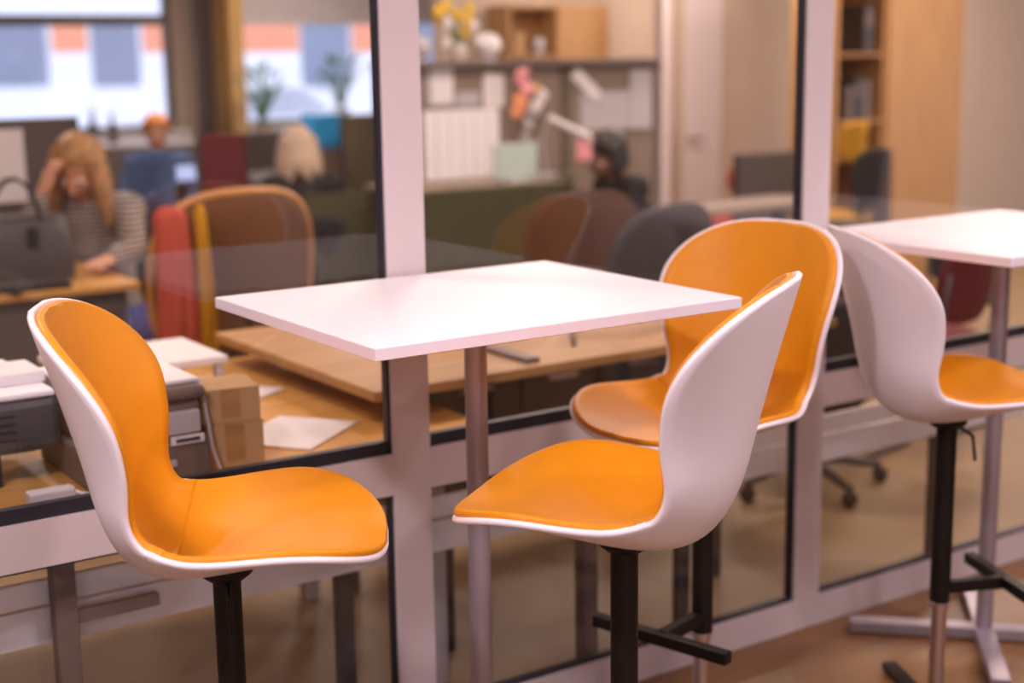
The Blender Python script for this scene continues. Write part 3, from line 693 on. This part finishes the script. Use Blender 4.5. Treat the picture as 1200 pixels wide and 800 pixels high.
# ---- people
def person(loc, rz, label, skin, hair, top, joints, hair_fn, pants='navy', eyes=True, scale=1.0):
    """seated figure; joints in its own frame (faces -Y), the skin is one remeshed surface"""
    J = {k: Vector(v) for k, v in joints.items()}
    t = thing('person', loc, label, 'person', 'people in the office', rz)
    b = MB()
    b.cap(J['hip'], J['waist'], .135, .115); b.cap(J['waist'], J['chest'], .115, .135)
    sh = (J['sl'] + J['sr']) / 2; b.cap(J['chest'], sh + Vector((0, 0, -.03)), .125, .10)
    b.cap(J['sl'], J['sr'], .062, .062); b.cap(sh, J['head'] - J['hd'] * .0, .058, .05)
    H = J['head']; mr = Matrix.Rotation(J['tilt'].x, 4, 'X') @ Matrix.Rotation(J['tilt'].y, 4, 'Z')
    def hp(x, y, z): return H + mr @ Vector((x, y, z))
    b.ell(hp(0, .015, .03), (.075, .095, .09), 20, mr); b.ell(hp(0, -.03, -.025), (.060, .068, .085), 20, mr)
    b.ell(hp(0, -.055, -.085), (.032, .03, .025), 12, mr)
    b.cap(hp(0, -.088, .015), hp(0, -.112, -.028), .009, .015, 8)
    for sx in (-1, 1): b.ell(hp(sx * .077, .01, -.01), (.011, .022, .032), 10, mr); b.ell(hp(sx * .034, -.06, -.03), (.026, .028, .03), 10, mr)
    for s_ in 'lr':
        b.cap(J['s' + s_], J['e' + s_], .046, .037); b.cap(J['e' + s_], J['w' + s_], .037, .025)
        wv = J['w' + s_]; d = (J['h' + s_] - wv).normalized(); side = d.cross(Vector((0, 0, 1)))
        side = side.normalized() if side.length > .1 else Vector((1, 0, 0)); nrm = side.cross(d)
        palm = wv + d * .075
        b.cap(wv + side * .012, palm + side * .022, .020, .015, 10); b.cap(wv - side * .012, palm - side * .024, .020, .014, 10); b.cap(wv, palm, .02, .016, 10)
        for q, (o_, L_) in enumerate(((-.033, .060), (-.012, .072), (.010, .068), (.031, .052))):
            p0 = palm + side * o_; p1 = p0 + d * L_ * .55 + side * o_ * .15; p2 = p1 + d * L_ * .45 - nrm * .018
            b.cap(p0, p1, .0095, .009, 8); b.cap(p1, p2, .009, .0075, 8)
        th = wv + d * .02; sd = 1 if s_ == 'l' else -1
        b.cap(th - side * .015, th - side * .045 + d * .035, .012, .010, 8); b.cap(th - side * .045 + d * .035, th - side * .052 + d * .062, .010, .008, 8)
    for s_ in 'lr':
        b.cap(J['hip'] + Vector(((-.09 if s_ == 'l' else .09), 0, 0)), J['k' + s_], .088, .058); b.cap(J['k' + s_], J['a' + s_], .056, .038)
        b.cap(J['a' + s_] + Vector((0, .03, -.03)), J['a' + s_] + Vector((0, -.16, -.045)), .036, .028)
    o = b.build('body', M[skin], t); r = o.modifiers.new('union', 'REMESH'); r.mode = 'VOXEL'; r.voxel_size = .0065; r.use_smooth_shade = True
    sm = o.modifiers.new('soft', 'SMOOTH'); sm.iterations = 3; sm.factor = .5
    c = MB()
    c.cap(J['hip'], J['waist'], .150, .132); c.cap(J['waist'], J['chest'], .132, .150); c.cap(J['chest'], sh + Vector((0, 0, -.035)), .142, .108)
    c.cap(J['sl'], J['sr'], .074, .074)
    for s_ in 'lr':
        c.cap(J['s' + s_], J['e' + s_], .062, .053); c.cap(J['e' + s_], J['e' + s_].lerp(J['w' + s_], .86), .053, .040)
    o2 = c.build('jumper', M[top], t); r = o2.modifiers.new('union', 'REMESH'); r.mode = 'VOXEL'; r.voxel_size = .012; r.use_smooth_shade = True
    sm = o2.modifiers.new('soft', 'SMOOTH'); sm.iterations = 5; sm.factor = .5
    l = MB()
    for s_ in 'lr':
        l.cap(J['hip'] + Vector(((-.09 if s_ == 'l' else .09), 0, 0)), J['k' + s_], .10, .07); l.cap(J['k' + s_], J['a' + s_].lerp(J['k' + s_], .08), .068, .052)
    o3 = l.build('trousers', M[pants], t); r = o3.modifiers.new('union', 'REMESH'); r.mode = 'VOXEL'; r.voxel_size = .015; r.use_smooth_shade = True
    for sx in (-1, 1):
        e = MB().ell(hp(sx * .031, -.082, .006), (.013, .011, .010), 10, mr).build('eye', M['eye'], t, smooth=180)
        MB().ell(hp(sx * .031, -.0915, .006), (.0055, .003, .0055), 8, mr).build('iris', M['iris'], e, smooth=180)
    MB().ell(hp(0, -.092, -.055), (.022, .008, .007), 10, mr).build('mouth', M['lip'], t, smooth=180)
    h = MB(); hair_fn(h, hp, mr)
    o4 = h.build('hair', M[hair], t); r = o4.modifiers.new('union', 'REMESH'); r.mode = 'VOXEL'; r.voxel_size = .009; r.use_smooth_shade = True
    return t
def hair_long(L):
    def fn(h, hp, mr):
        h.ell(hp(0, .028, .048), (.088, .102, .088), 20, mr)
        for k in range(13):
            a = R(-20 + k * 220 / 12); x = .082 * math.cos(a); y = .03 + .085 * math.sin(a)
            p0 = hp(x, y, .04); top_ = p0 + Vector((x * .25, y * .2, -.12)); end = Vector((p0.x * 1.0 + x * .4, p0.y + .03, p0.z - L * (.85 + .15 * math.sin(k * 2.1))))
            h.cap(p0, top_, .030, .030, 10); h.cap(top_, end, .030, .016, 10)
    return fn
def hair_short(h, hp, mr):
    h.ell(hp(0, .028, .048), (.086, .100, .086), 20, mr); h.ell(hp(0, .06, -.01), (.075, .06, .07), 16, mr)
    for k in range(9):
        a = R(k * 180 / 8); h.ell(hp(.07 * math.cos(a), .03 + .07 * math.sin(a), .05), .028, 8)
def seated(lean=0.0, tilt=0.0, turn=0.0, hands=None, hz=.50):
    hd = dict(hip=(0, .05, hz), waist=(0, .03 - lean * .25, hz + .17), chest=(0, .0 - lean * .6, hz + .34),
              sl=(-.165, -lean, hz + .50), sr=(.165, -lean, hz + .50), head=(0, -.05 - lean * 1.3, hz + .71 - abs(tilt) * .05), hd=(0, 0, 0), tilt=(tilt, turn, 0),
              kl=(-.12, -.40, hz), kr=(.12, -.40, hz), al=(-.12, -.38, .075), ar=(.12, -.38, .075))
    h = hands or dict(el=(-.24, -.12 - lean, hz + .24), wl=(-.14, -.36 - lean, hz + .27), hl=(-.10, -.5 - lean, hz + .27), er=(.24, -.12 - lean, hz + .24), wr=(.14, -.36 - lean, hz + .27), hr=(.10, -.5 - lean, hz + .27))
    hd.update(h); return hd
#PEOPLE
W1 = seated(.14, R(40), R(0), dict(el=(-.20, -.42, .775), wl=(-.085, -.38, 1.02), hl=(-.05, -.34, 1.12), er=(.25, -.36, .79), wr=(.22, -.58, .775), hr=(.21, -.70, .775)), hz=.42)
person((1.97, 5.95, 0), R(-38), 'woman with long blond hair in a grey striped jumper leaning on her hand', 'skin', 'blond', 'stripe', W1, hair_long(.30))
office_chair((2.05, 6.02, 0), R(-38), 'dark office chair the woman in stripes sits on', 'black', 'black', None, w_=.2, h=.2, bz=.62, sz=.30, arms=False)
q = at(352, 168, 7.5)
W2 = seated(.04, R(5), 0, hz=q.z - .74)
person((q.x, 7.5, 0), R(165), 'woman with long fair hair in black seen from behind near the bright blue box', 'skin', 'fair', 'black', W2, hair_long(.22), pants='black')
office_chair((q.x, 7.47, 0), R(165), 'dark office chair under the fair haired woman', 'black', 'black', None, w_=.2, h=.15, bz=.5, sz=.32, arms=False)
q = at(735, 182, 6.3)
W3 = seated(.10, R(38), R(0), hz=q.z - .68)
person((q.x + .16, 6.42, 0), R(-95), 'person with black hair and dark clothes bent over the far desk', 'skind', 'blackhair', 'black', W3, hair_long(.10), pants='black')
office_chair((q.x + .20, 6.45, 0), R(-95), 'dark office chair under the person with black hair', 'black', 'black', None, w_=.2, h=.15, bz=.45, sz=.28, arms=False)
q = at(183, 152, 9.4)
W4 = seated(.06, R(10), 0, hz=q.z - .72)
person((q.x, 9.4, 0), R(-20), 'person with ginger hair by the far window', 'skin', 'ginger', 'blue', W4, hair_short)
office_chair((q.x + .03, 9.46, 0), R(-20), 'dark office chair under the ginger haired person', 'black', 'black', None, w_=.2, h=.2, bz=.55, sz=.30, arms=False)
q = at(168, 200, 7.3); office_chair((q.x, 7.3, 0), R(175), 'blue backed office chair right of the woman in stripes', 'blue', 'blue', None, w_=.125, h=.17, bz=.90, arms=False)

# ---- mid-distance desks and partitions, left bay
a = at(205, 0, 8.4).x; b = at(345, 0, 8.4).x
dk = desk('grey_office_desk', a, b, 8.0, 8.7, .80, 'dark desk with a lit tablet in the middle distance', top='dgrey', leg='dgrey')
t = thing('tablet', (at(215, 205, 8.2).x, 8.2, .80), 'small lit bluish tablet screen standing on the dark desk', 'tablet')
f = MB().box(-.09, .09, -.006, .006, 0, .11, Matrix.Rotation(R(-20), 4, 'X')).build('body', M['black'], t)
MB().box(-.08, .08, -.008, -.0065, .008, .10, Matrix.Rotation(R(-20), 4, 'X')).build('screen', M['tablet'], t)
a = at(232, 158, 7.8); b = at(290, 222, 7.8)
screen_partition(a.x, b.x, 7.8, .5, a.z, 'burg', 'burgundy felt desk partition in the middle distance')
a = at(290, 155, 8.9); b = at(345, 222, 8.9)
screen_partition(a.x, b.x + .1, 8.9, .0, a.z, 'screen_felt', 'dark taupe partition right of the burgundy one')
a = at(400, 135, 8.3); b = at(470, 270, 8.3)
screen_partition(a.x, b.x, 8.3, .0, a.z, 'olive_felt', 'olive grey partition beside the left mullion')
a = at(120, 165, 10.6); b = at(235, 200, 10.6)
screen_partition(a.x - .1, b.x + .1, 10.6, .0, a.z - .05, 'screen_felt', 'grey partition below the left window')
t = thing('storage_cabinet', (at(300, 200, 11.6).x, 11.7, 0), 'low dark cabinet below the window carrying the potted plant', 'cabinet')
B(-.8, .9, -.22, .22, 0, .80).build('body', M['screen_felt'], t)
for k in range(3): 
    dr = B(-.78 + k * .56, -.25 + k * .56, -.235, -.22, .05, .78).build('door', M['screen_felt'], t); B(-.30 + k * .56, -.28 + k * .56, -.25, -.235, .4, .5).build('handle', M['steel'], dr)
a = at(365, 134, 8.6); b = at(403, 162, 8.6)
tag(B(a.x, b.x, 8.55, 8.75, b.z - .06, a.z).build('storage_box', M['cyan'], bevel=.006), 'bright blue box on a shelf post by the fair haired woman', 'box')
t = thing('side_cabinet', ((a.x + b.x) / 2, 8.65, 0), 'narrow taupe cabinet holding the bright blue box', 'cabinet')
B(-.13, .13, -.13, .13, 0, b.z - .061).build('body', M['taupe_felt'], t); B(-.12, .12, -.14, -.13, .05, b.z - .1).build('door', M['taupe_felt'], t)
for (px, lab, hh) in ((110, 'left of two dark bottles silhouetted against the left window', .25), (133, 'right of two dark bottles silhouetted against the left window', .22)):
    q = at(px, 166, 11.4); t = thing('bottle', (q.x, 11.4, .86), lab, 'bottle', 'bottles before the window')
    MB().lathe([(.03, 0), (.036, .01), (.036, hh * .6), (.015, hh * .78), (.013, hh)], n=18).build('body', M['dgrey'], t, smooth=50)
    MB().lathe([(.016, hh), (.016, hh + .02)], n=14).build('cap', M['black'], t)
desk('window_desk', at(60, 0, 11.4).x, at(213, 0, 11.4).x, 11.2, 11.75, .86, 'grey desk in front of the left window', top='lgrey', leg='dgrey')
# plants
def plant(loc, label, n, h, spread, leaf=.09, tall=True):
    t = thing('potted_plant', loc, label, 'plant')
    MB().lathe([(.06, 0), (.085, .13), (.09, .135), (.078, .135), (.075, .11)], n=20).build('pot', M['pot'], t, smooth=50)
    rnd = random.Random(n)
    for k in range(n):
        a = rnd.uniform(0, 6.28); L_ = h * rnd.uniform(.45, 1); s_ = spread * rnd.uniform(.3, 1)
        p0 = Vector((0, 0, .11)); p1 = Vector((math.cos(a) * s_ * .4, math.sin(a) * s_ * .4, .11 + L_ * .6)); p2 = Vector((math.cos(a) * s_, math.sin(a) * s_, .11 + L_))
        st = MB().tube([p0, p1, p2], .005, 5).build('stem', M['leaf'], t)
        d = (p2 - p1).normalized(); side = d.cross(Vector((0, 0, 1))); side = side.normalized() if side.length > .01 else Vector((1, 0, 0)); nn = side.cross(d)
        c = MB(); w2 = leaf * .35
        pts = [p2, p2 + d * leaf * .4 + side * w2, p2 + d * leaf * .4 - side * w2, p2 + d * leaf * 1.4 - Vector((0, 0, leaf * .4)), p2 + d * leaf * .45 + nn * .008]
        c.add(pts + [q_ - nn * .003 for q_ in pts], [(0, 1, 4), (0, 4, 2), (1, 3, 4), (4, 3, 2), (5, 9, 6), (5, 7, 9), (6, 9, 8), (9, 7, 8), (0, 5, 6, 1), (1, 6, 8, 3), (3, 8, 7, 2), (2, 7, 5, 0)])
        c.build('leaf', M['leaf'], t)
    return t
q = at(308, 150, 11.6); plant((q.x, 11.6, .80), 'potted plant with tall green stems on the dark cabinet by the window', 26, .50, .18)
q = at(418, 140, 11.9); plant((q.x, 12.2, .90), 'leafy potted plant on the right window sill', 22, .46, .24)
# curtains between the windows
def curtain(x0, x1, y, z0, z1, mm, label):
    n = 36; vs = []; fs = []
    for s_ in (0, 1):
        for z in (z0, z1):
            for j in range(n + 1): vs.append((x0 + (x1 - x0) * j / n, y + .03 * math.sin(j * 1.3) + s_ * .008, z))
    for j in range(n):
        a = j; b_ = n + 1 + j; c = 2 * (n + 1) + j; d = 3 * (n + 1) + j
        fs += [(a, a + 1, b_ + 1, b_), (c, d, d + 1, c + 1), (a, c, c + 1, a + 1), (b_, b_ + 1, d + 1, d)]
    fs += [(0, n + 1, 3 * (n + 1), 2 * (n + 1)), (n, 3 * n + 2, 4 * n + 3, 2 * n + 1)]
    return tag(MB().add(vs, fs).build('curtain', M[mm], smooth=60), label, 'curtain')
a = at(222, 0, 12.1).x; b = at(244, 0, 12.1).x; c_ = at(260, 0, 12.1).x; d = at(281, 0, 12.1).x
curtain(a, b, 12.05, .1, 2.5, 'mgrey', 'taupe curtain at the right edge of the left window')
curtain(b, c_, 12.0, .1, 2.5, 'curtain', 'olive brown curtain between the two windows')
curtain(c_ + .01, d, 12.05, .1, 2.5, 'curtain2', 'pale yellow curtain at the left edge of the right window')
t = thing('roller_blind', ((5.35 + 7.6) / 2, 12.2, 0), 'grey roller blind drawn a little down over the right window', 'blind')
a = at(440, 26, 12.2)
B(-1.1, 1.1, -.006, 0, a.z, 2.32).build('fabric', M['blind'], t); B(-1.1, 1.1, -.012, .006, a.z - .02, a.z).build('bottom_bar', M['blind'], t, bevel=.003)
MB().tube([(-1.12, -.02, 2.32), (1.12, -.02, 2.32)], .03, 16).build('roller', M['blind'], t, smooth=40)

# ---- middle bay: partition with shelf rail, papers, cabinet
YP = 7.4
a = at(492, 72, YP); b = at(785, 205, YP); zt = (a.z + at(770, 72, YP).z) / 2
pr = screen_partition(a.x - .3, at(766, 0, YP).x, YP, .15, zt - .02, 'taupe_felt', 'tall taupe partition with pinned papers behind the middle glass')
X0 = pr.location.x
B(a.x - .3 - X0, at(766, 0, YP).x - X0, -.09, .05, zt - .02, zt + .012).build('top_rail', M['mgrey'], pr, bevel=.004)
x = at(660, 0, YP).x - X0; B(x - .04, x + .03, -.032, -.02, .8, zt - .03).build('post', M['olive_felt'], pr)
x = at(777, 0, YP).x
struct(B(x - .04, x + .04, YP - .04, YP + .04, 0, 2.7).build('trim_90', M['mullion'], bevel=.004))
def pinned(px0, py0, px1, py1, Y, mm, label, name='pinned_sheet', cat='paper', th=.006, roll=0):
    a = at(px0, py0, Y); b = at(px1, py1, Y); w_ = (b.x - a.x) / 2; h = (a.z - b.z) / 2
    o = B(-w_, w_, -th, 0, -h, h).build(name, M[mm], loc=((a.x + b.x) / 2, Y, (a.z + b.z) / 2)); o.rotation_euler.y = roll
    return tag(o, label, cat)
ys = YP - .022
pinned(503, 77, 531, 122, ys, 'paper', 'white sheet at the top left of the taupe partition')
pinned(566, 86, 590, 125, ys, 'paper', 'white sheet left of the paper flowers on the partition')
pinned(497, 80, 501, 122, ys, 'lgrey', 'narrow pale strip beside the mullion on the partition')
pinned(534, 108, 562, 124, ys, 'lgrey', 'small pale note low between the two top white sheets')
pinned(680, 108, 748, 150, ys, 'lgrey', 'wide pale sheet right of the post on the partition')
pinned(738, 82, 763, 150, ys - .007, 'lgrey', 'tall pale sheet at the right end of the partition')
pinned(668, 92, 705, 106, ys - .01, 'paper', 'tilted pale strip high on the partition', roll=R(40))
pinned(675, 164, 698, 187, ys, 'pink', 'pink card low on the partition under the lamp arm')
# pale ribbed board
a = at(495, 130, 7.25); b = at(585, 202, 7.25)
t = thing('pinboard', ((a.x + b.x) / 2, 7.25, 0), 'pale ribbed board standing on the long desk behind the glass', 'board'); w_ = (b.x - a.x) / 2
for k in range(6):
    x0 = -w_ + k * w_ / 3; B(x0 + .003, x0 + w_ / 3 - .003, -.012, .012, .80, a.z).build('slat', M['laminate'], t, bevel=.003)
B(-w_, w_, .012, .018, .80, a.z - .005).build('backing', M['lgrey'], t)
# shelf rail line objects: flowers, white bowl, cabinet
q = at(538, 60, YP - .03)
t = thing('yellow_flowers', (q.x, YP - .03, zt + .012), 'bunch of yellow paper flowers on top of the taupe partition', 'flowers')
MB().lathe([(.03, 0), (.045, .04), (.04, .09), (.03, .10)], n=18).build('vase', M['pot'], t, smooth=60)
rnd = random.Random(3)
for k in range(15):
    x = rnd.uniform(-.16, .16); z = .10 + rnd.uniform(.0, .22); y = rnd.uniform(-.05, .05)
    st = MB().tube([(0, 0, .09), (x * .5, y, z * .6 + .04), (x, y, z)], .003, 5).build('stem', M['leaf'], t)
    mb = MB()
    for j in range(6):
        a = j * math.pi / 3; mb.ell((x + .02 * math.cos(a), y - .005, z + .02 * math.sin(a)), (.017, .008, .017), 8)
    mb.build('flower', M['yellow'] if k % 4 else M['paper'], t, smooth=180)
q = at(573, 62, YP - .03)
t = thing('table_globe', (q.x, YP - .03, zt + .012), 'round white ornament beside the yellow flowers', 'ornament')
MB().ell((0, 0, .085), .075, 20).build('ball', M['paper'], t, smooth=180); MB().lathe([(.045, 0), (.03, .015), (.02, .02)], n=16).build('base', M['lgrey'], t, smooth=60)
q = at(500, 58, YP - .03)
t = thing('table_globe', (q.x - .05, YP - .03, zt + .012), 'bluish white round ornament by the mullion on the partition', 'ornament')
MB().ell((0, 0, .08), .07, 20).build('ball', M['lgrey'], t, smooth=180); MB().lathe([(.045, 0), (.03, .015), (.02, .02)], n=16).build('base', M['lgrey'], t, smooth=60)
a = at(595, 6, 7.75); b = at(651, 72, 7.75); c_ = at(712, 0, 7.75)
t = thing('wall_cabinet', ((a.x + c_.x) / 2, 7.78, 0), 'tall wooden cabinet with an open niche above the taupe partition', 'cabinet'); o_ = t.location.x
x0, x1, x2 = a.x - o_, b.x - o_, c_.x - o_; zb = 0; zt2 = a.z
B(x1, x2, -.03, .20, zb, zt2).build('body', M['cab'], t, bevel=.003); B(x1 + .005, x2 - .005, -.045, -.031, .06, zt2 - .01).build('door', M['cab'], t, bevel=.002)
B(x0, x1, .18, .20, zb, zt2).build('back', M['cab'], t); B(x0, x0 + .02, -.03, .18, zb, zt2).build('side', M['cab'], t)
for z in (0.02, .5, 1.0, zt + .02, zt2 - .02): B(x0 + .02, x1, -.03, .18, z, z + .02).build('shelf', M['cab'], t)
tag(B(-.035, .035, -.06, .06, 0, .14).build('storage_box', M['card'], loc=(a.x + .08, 7.80, zt + .04)), 'small tan box in the open cabinet niche', 'box')
tag(MB().lathe([(.03, 0), (.04, .03), (.04, .09), (.02, .11)], n=16).build('jar', M['lgrey'], smooth=60, loc=(b.x - .10, 7.80, zt + .04)), 'small pale jar in the open cabinet niche', 'jar')
# paper flower mobile hanging from the rail
q = at(618, 80, YP - .12)
t = thing('paper_garland', (q.x, YP - .12, 0), 'pink, orange and white paper garland hanging on the taupe partition', 'garland')
for (px, py, r, mm) in ((612, 90, .05, 'pink'), (616, 105, .05, 'pink'), (611, 118, .055, 'orangep'), (605, 132, .045, 'orangep'), (626, 105, .03, 'yellow'), (634, 112, .045, 'paper'), (628, 128, .05, 'paper'), (618, 145, .035, 'lgrey'), (614, 160, .03, 'lgrey')):
    q2 = at(px, py, YP - .12); mb = MB(); rr = random.Random(px)
    for j in range(7):
        a = j * .9; mb.ell((q2.x - q.x + r * .5 * math.cos(a), rr.uniform(-.02, .02), q2.z + r * .5 * math.sin(a)), (r * .5, .012, r * .6), 8)
    mb.build('paper_flower', M[mm], t, smooth=180)
MB().tube([(0, 0, zt - .0), (-.02, 0, at(610, 160, YP - .12).z)], .003, 6).build('string', M['lgrey'], t)
# desk with monitor, lamp arm
a = at(488, 212, 6.9); b = at(705, 225, 6.6)
zd = .80
t = desk('long_white_desk', a.x - .1, 4.92, 6.55, 7.32, zd, 'long greige desk with pale monitor behind the middle glass', top='taupe_felt', leg='lgrey')
B(-.9, .95, .30, .33, .28, zd - .03).build('modesty_panel', M['green_felt'], t)
q = at(604, 190, 6.85)
t = thing('monitor', (q.x, 6.85, zd), 'pale mint backed monitor on the long greige desk', 'monitor')
z0 = at(604, 209, 6.85).z - zd; z1 = at(604, 168, 6.85).z - zd
f = B(-.145, .145, -.012, .012, z0, z1).build('casing', M['mint'], t, bevel=.006); B(-.02, .02, -.01, .01, .01, z0 + .05).build('stand', M['lgrey'], t); B(-.08, .08, -.06, .06, 0, .01).build('base', M['lgrey'], t, bevel=.003)
t = thing('desk_lamp', (at(645, 140, 7.0).x, 7.05, zd), 'desk lamp with slanting white head over the long desk', 'lamp')
p0 = at(643, 138, 7.0) - Vector(t.location); p1 = at(690, 162, 7.0) - Vector(t.location)
MB().lathe([(.07, 0), (.07, .015), (.02, .02)], n=20).build('base', M['lgrey'], t, smooth=50)
MB().tube([(0, .0, .02), (-.03, 0, .2), p0], .008, 8).build('arm', M['lgrey'], t, smooth=60)
MB().tube([p0, p1], [.02, .028], 12).build('lamp_head', M['paper'], t, smooth=60)
# low green panel and side desk in front
a = at(493, 215, 6.3); b = at(640, 272, 6.3)
screen_partition(a.x - .2, b.x + .15, 6.3, .30, a.z - .04, 'green_felt', 'low moss green desk screen behind the middle glass')

# ---- right bay: white door, cabinets, long pale counter
a = at(800, 0, 7.97).x; b = at(846, 0, 7.97).x
d_ = struct(B(a, b, 7.96, 8.0, 0, 2.1).build('door_1', M['door'], bevel=.004))
MB().tube([(a + .06, 7.96, .9), (a + .06, 7.92, .9), (a + .16, 7.92, .9)], .010, 10).build('door_handle', M['mgrey'], d_, smooth=60)
struct(MB().box(a - .07, a, 7.95, 8.0, 0, 2.17).box(b, b + .03, 7.95, 8.0, 0, 2.17).box(a, b, 7.95, 8.0, 2.1, 2.17).build('trim_91', M['wall']))
# tall bookcase (open, facing the glass) and plain cabinet side
YB = 6.6
a = at(982, 0, YB).x; b = at(1041, 0, YB).x; c_ = at(1130, 0, YB).x
t = thing('bookcase', ((a + b) / 2, YB + .2, 0), 'open wooden bookcase behind the right glass pane', 'bookcase'); w_ = (b - a) / 2
B(-w_, -w_ + .02, -.2, .2, 0, 2.1).build('side', M['cab'], t); B(w_ - .03, w_, -.2, .2, 0, 2.1).build('side', M['deskpale'], t); B(-w_ + .02, w_ - .03, .18, .2, 0, 2.1).build('back', M['cab'], t)
zsh = [.03, .42, .80, at(1010, 145, YB).z, at(1010, 66, YB).z, 2.0]
for z in zsh: B(-w_ + .02, w_ - .03, -.2, .18, z, z + .022).build('shelf', M['deskpale'], t)
def binder(x, y, z, w2, h, mm, label):
    t = thing('binder', (x, y, z), label, 'binder', 'binders in the bookcase')
    B(-w2 / 2, w2 / 2, -.12, .12, 0, h).build('cover', M[mm], t, bevel=.003); B(-w2 / 2 + .008, w2 / 2 - .008, -.122, -.12, h * .55, h * .85).build('spine_label', M['mgrey'], t)
xb = (a + b) / 2
binder(xb + .02, YB + .15, zsh[3] + .022, .07, .27, 'dgrey', 'left dark grey binder on the middle shelf of the bookcase')
binder(xb + .10, YB + .15, zsh[3] + .022, .07, .25, 'mgrey', 'right taupe binder on the middle shelf of the bookcase')
binder(xb - .06, YB + .15, zsh[3] + .022, .06, .22, 'mgrey', 'taupe binder standing leftmost on the middle bookcase shelf')
binder(xb + .09, YB + .15, zsh[4] + .022, .08, .30, 'dgrey', 'dark grey binder on the upper shelf of the bookcase')
for k, nm in ((-1, 'left'), (1, 'right')):
    tag(MB().lathe([(.03, 0), (.045, .02), (.045, .05), (.038, .055)], n=18).build('bowl', M['deskpale'], smooth=60, loc=(xb + k * .07, YB + .05, zsh[2] + .022)), nm + ' small wooden bowl on the lower bookcase shelf', 'bowl', 'bowls in the bookcase')
t = thing('tall_cabinet', ((b + c_) / 2, YB + .2, 0), 'tall plain brown wooden cabinet right of the bookcase', 'cabinet'); w_ = (c_ - b) / 2
B(-w_ + .001, w_, -.2, .2, 0, 2.2).build('body', M['cab'], t, bevel=.003)
B(-w_ + .006, w_ - .006, -.216, -.2, .05, 2.19).build('door', M['cab'], t, bevel=.002)
# dark rounded chair in front of the bookcase and a grey screen
q = at(992, 205, 5.9); office_chair((q.x, 5.9, 0), R(180), 'black rounded chair back in front of the bookcase', 'black', 'black', None, w_=.12, h=.17, bz=q.z, arms=False)
a = at(1005, 178, 6.2); b = at(1040, 232, 6.2)
screen_partition(a.x, b.x, 6.2, .0, a.z, 'screen_felt', 'small grey screen in front of the bookcase')
q = at(975, 165, 6.35); office_chair((q.x, 6.35, 0), R(180), 'amber backed chair behind the black one by the bookcase', 'yellowchair', 'yellowchair', None, w_=.11, h=.13, bz=q.z, arms=False)

# ------------------------------------------------------------------ outside: snow, facade, parked car
struct(B(-30, 60, 12.42, 60, -.9, -.3).build('ground', M['snow']))
YF = 30
t = thing('office_building', (14, YF, -.3), 'white panelled building with orange panels outside the windows', 'building')
L = Vector(t.location)
B(-24, 26, 0, 6, 0, 9).build('wall', M['facade'], t)
def fpanel(name, px0, py0, px1, py1, mm, pr_=.05):
    a = at(px0, py0, YF - pr_) - L; b = at(px1, py1, YF - pr_) - L
    return B(a.x, b.x, -pr_, 0, b.z, a.z).build(name, M[mm], t)
for (x0, x1) in ((60, 103), (167, 220), (280, 351), (413, 446)): fpanel('orange_panel', x0, 28, x1, 61, 'forange')
for (x0, x1) in ((-60, 58), (106, 165), (222, 278), (353, 411), (450, 520)):
    wv = fpanel('window', x0, 26, x1, 100, 'fgrey', .04)
for (x0, x1) in ((60, 103), (167, 220), (280, 351), (413, 446)): fpanel('white_panel', x0, 62, x1, 80, 'facade', .05)
t = thing('parked_car', (at(285, 150, 19).x, 19.6, -.3), 'white parked car seen through the right window', 'car')
for k, (L_, W_) in enumerate([(2.1, .85)]):
    prof = [(-2.1, .35), (-2.1, .75), (-1.75, .95), (-1.0, 1.0), (-.35, 1.42), (.9, 1.45), (1.6, 1.0), (2.05, .9), (2.1, .35)]
    vs = [(x * .9, y, z) for y in (-.85, .85) for x, z in prof]; n = len(prof)
    fs = [tuple(range(n)), tuple(reversed([n + j for j in range(n)]))] + [(j, n + j, n + (j + 1) % n, (j + 1) % n) for j in range(n)]
    MB().add(vs, fs).build('body', M['carpaint'], t, bevel=.06, seg=3)
    MB().add([(-.85, -.87, 1.02), (1.25, -.87, 1.02), (.78, -.86, 1.38), (-.32, -.86, 1.36), (-.85, -.85, 1.02), (1.25, -.85, 1.02), (.78, -.84, 1.38), (-.32, -.84, 1.36)], [(0, 1, 2, 3), (7, 6, 5, 4), (0, 4, 5, 1), (1, 5, 6, 2), (2, 6, 7, 3), (3, 7, 4, 0)]).build('side_window', M['tint'], t)
for (x, y) in ((-1.2, -.8), (1.2, -.8), (-1.2, .8), (1.2, .8)):
    MB().tube([(x, y - .1, .32), (x, y + .1, .32)], .32, 24).build('wheel', M['tyre'], t, smooth=40)
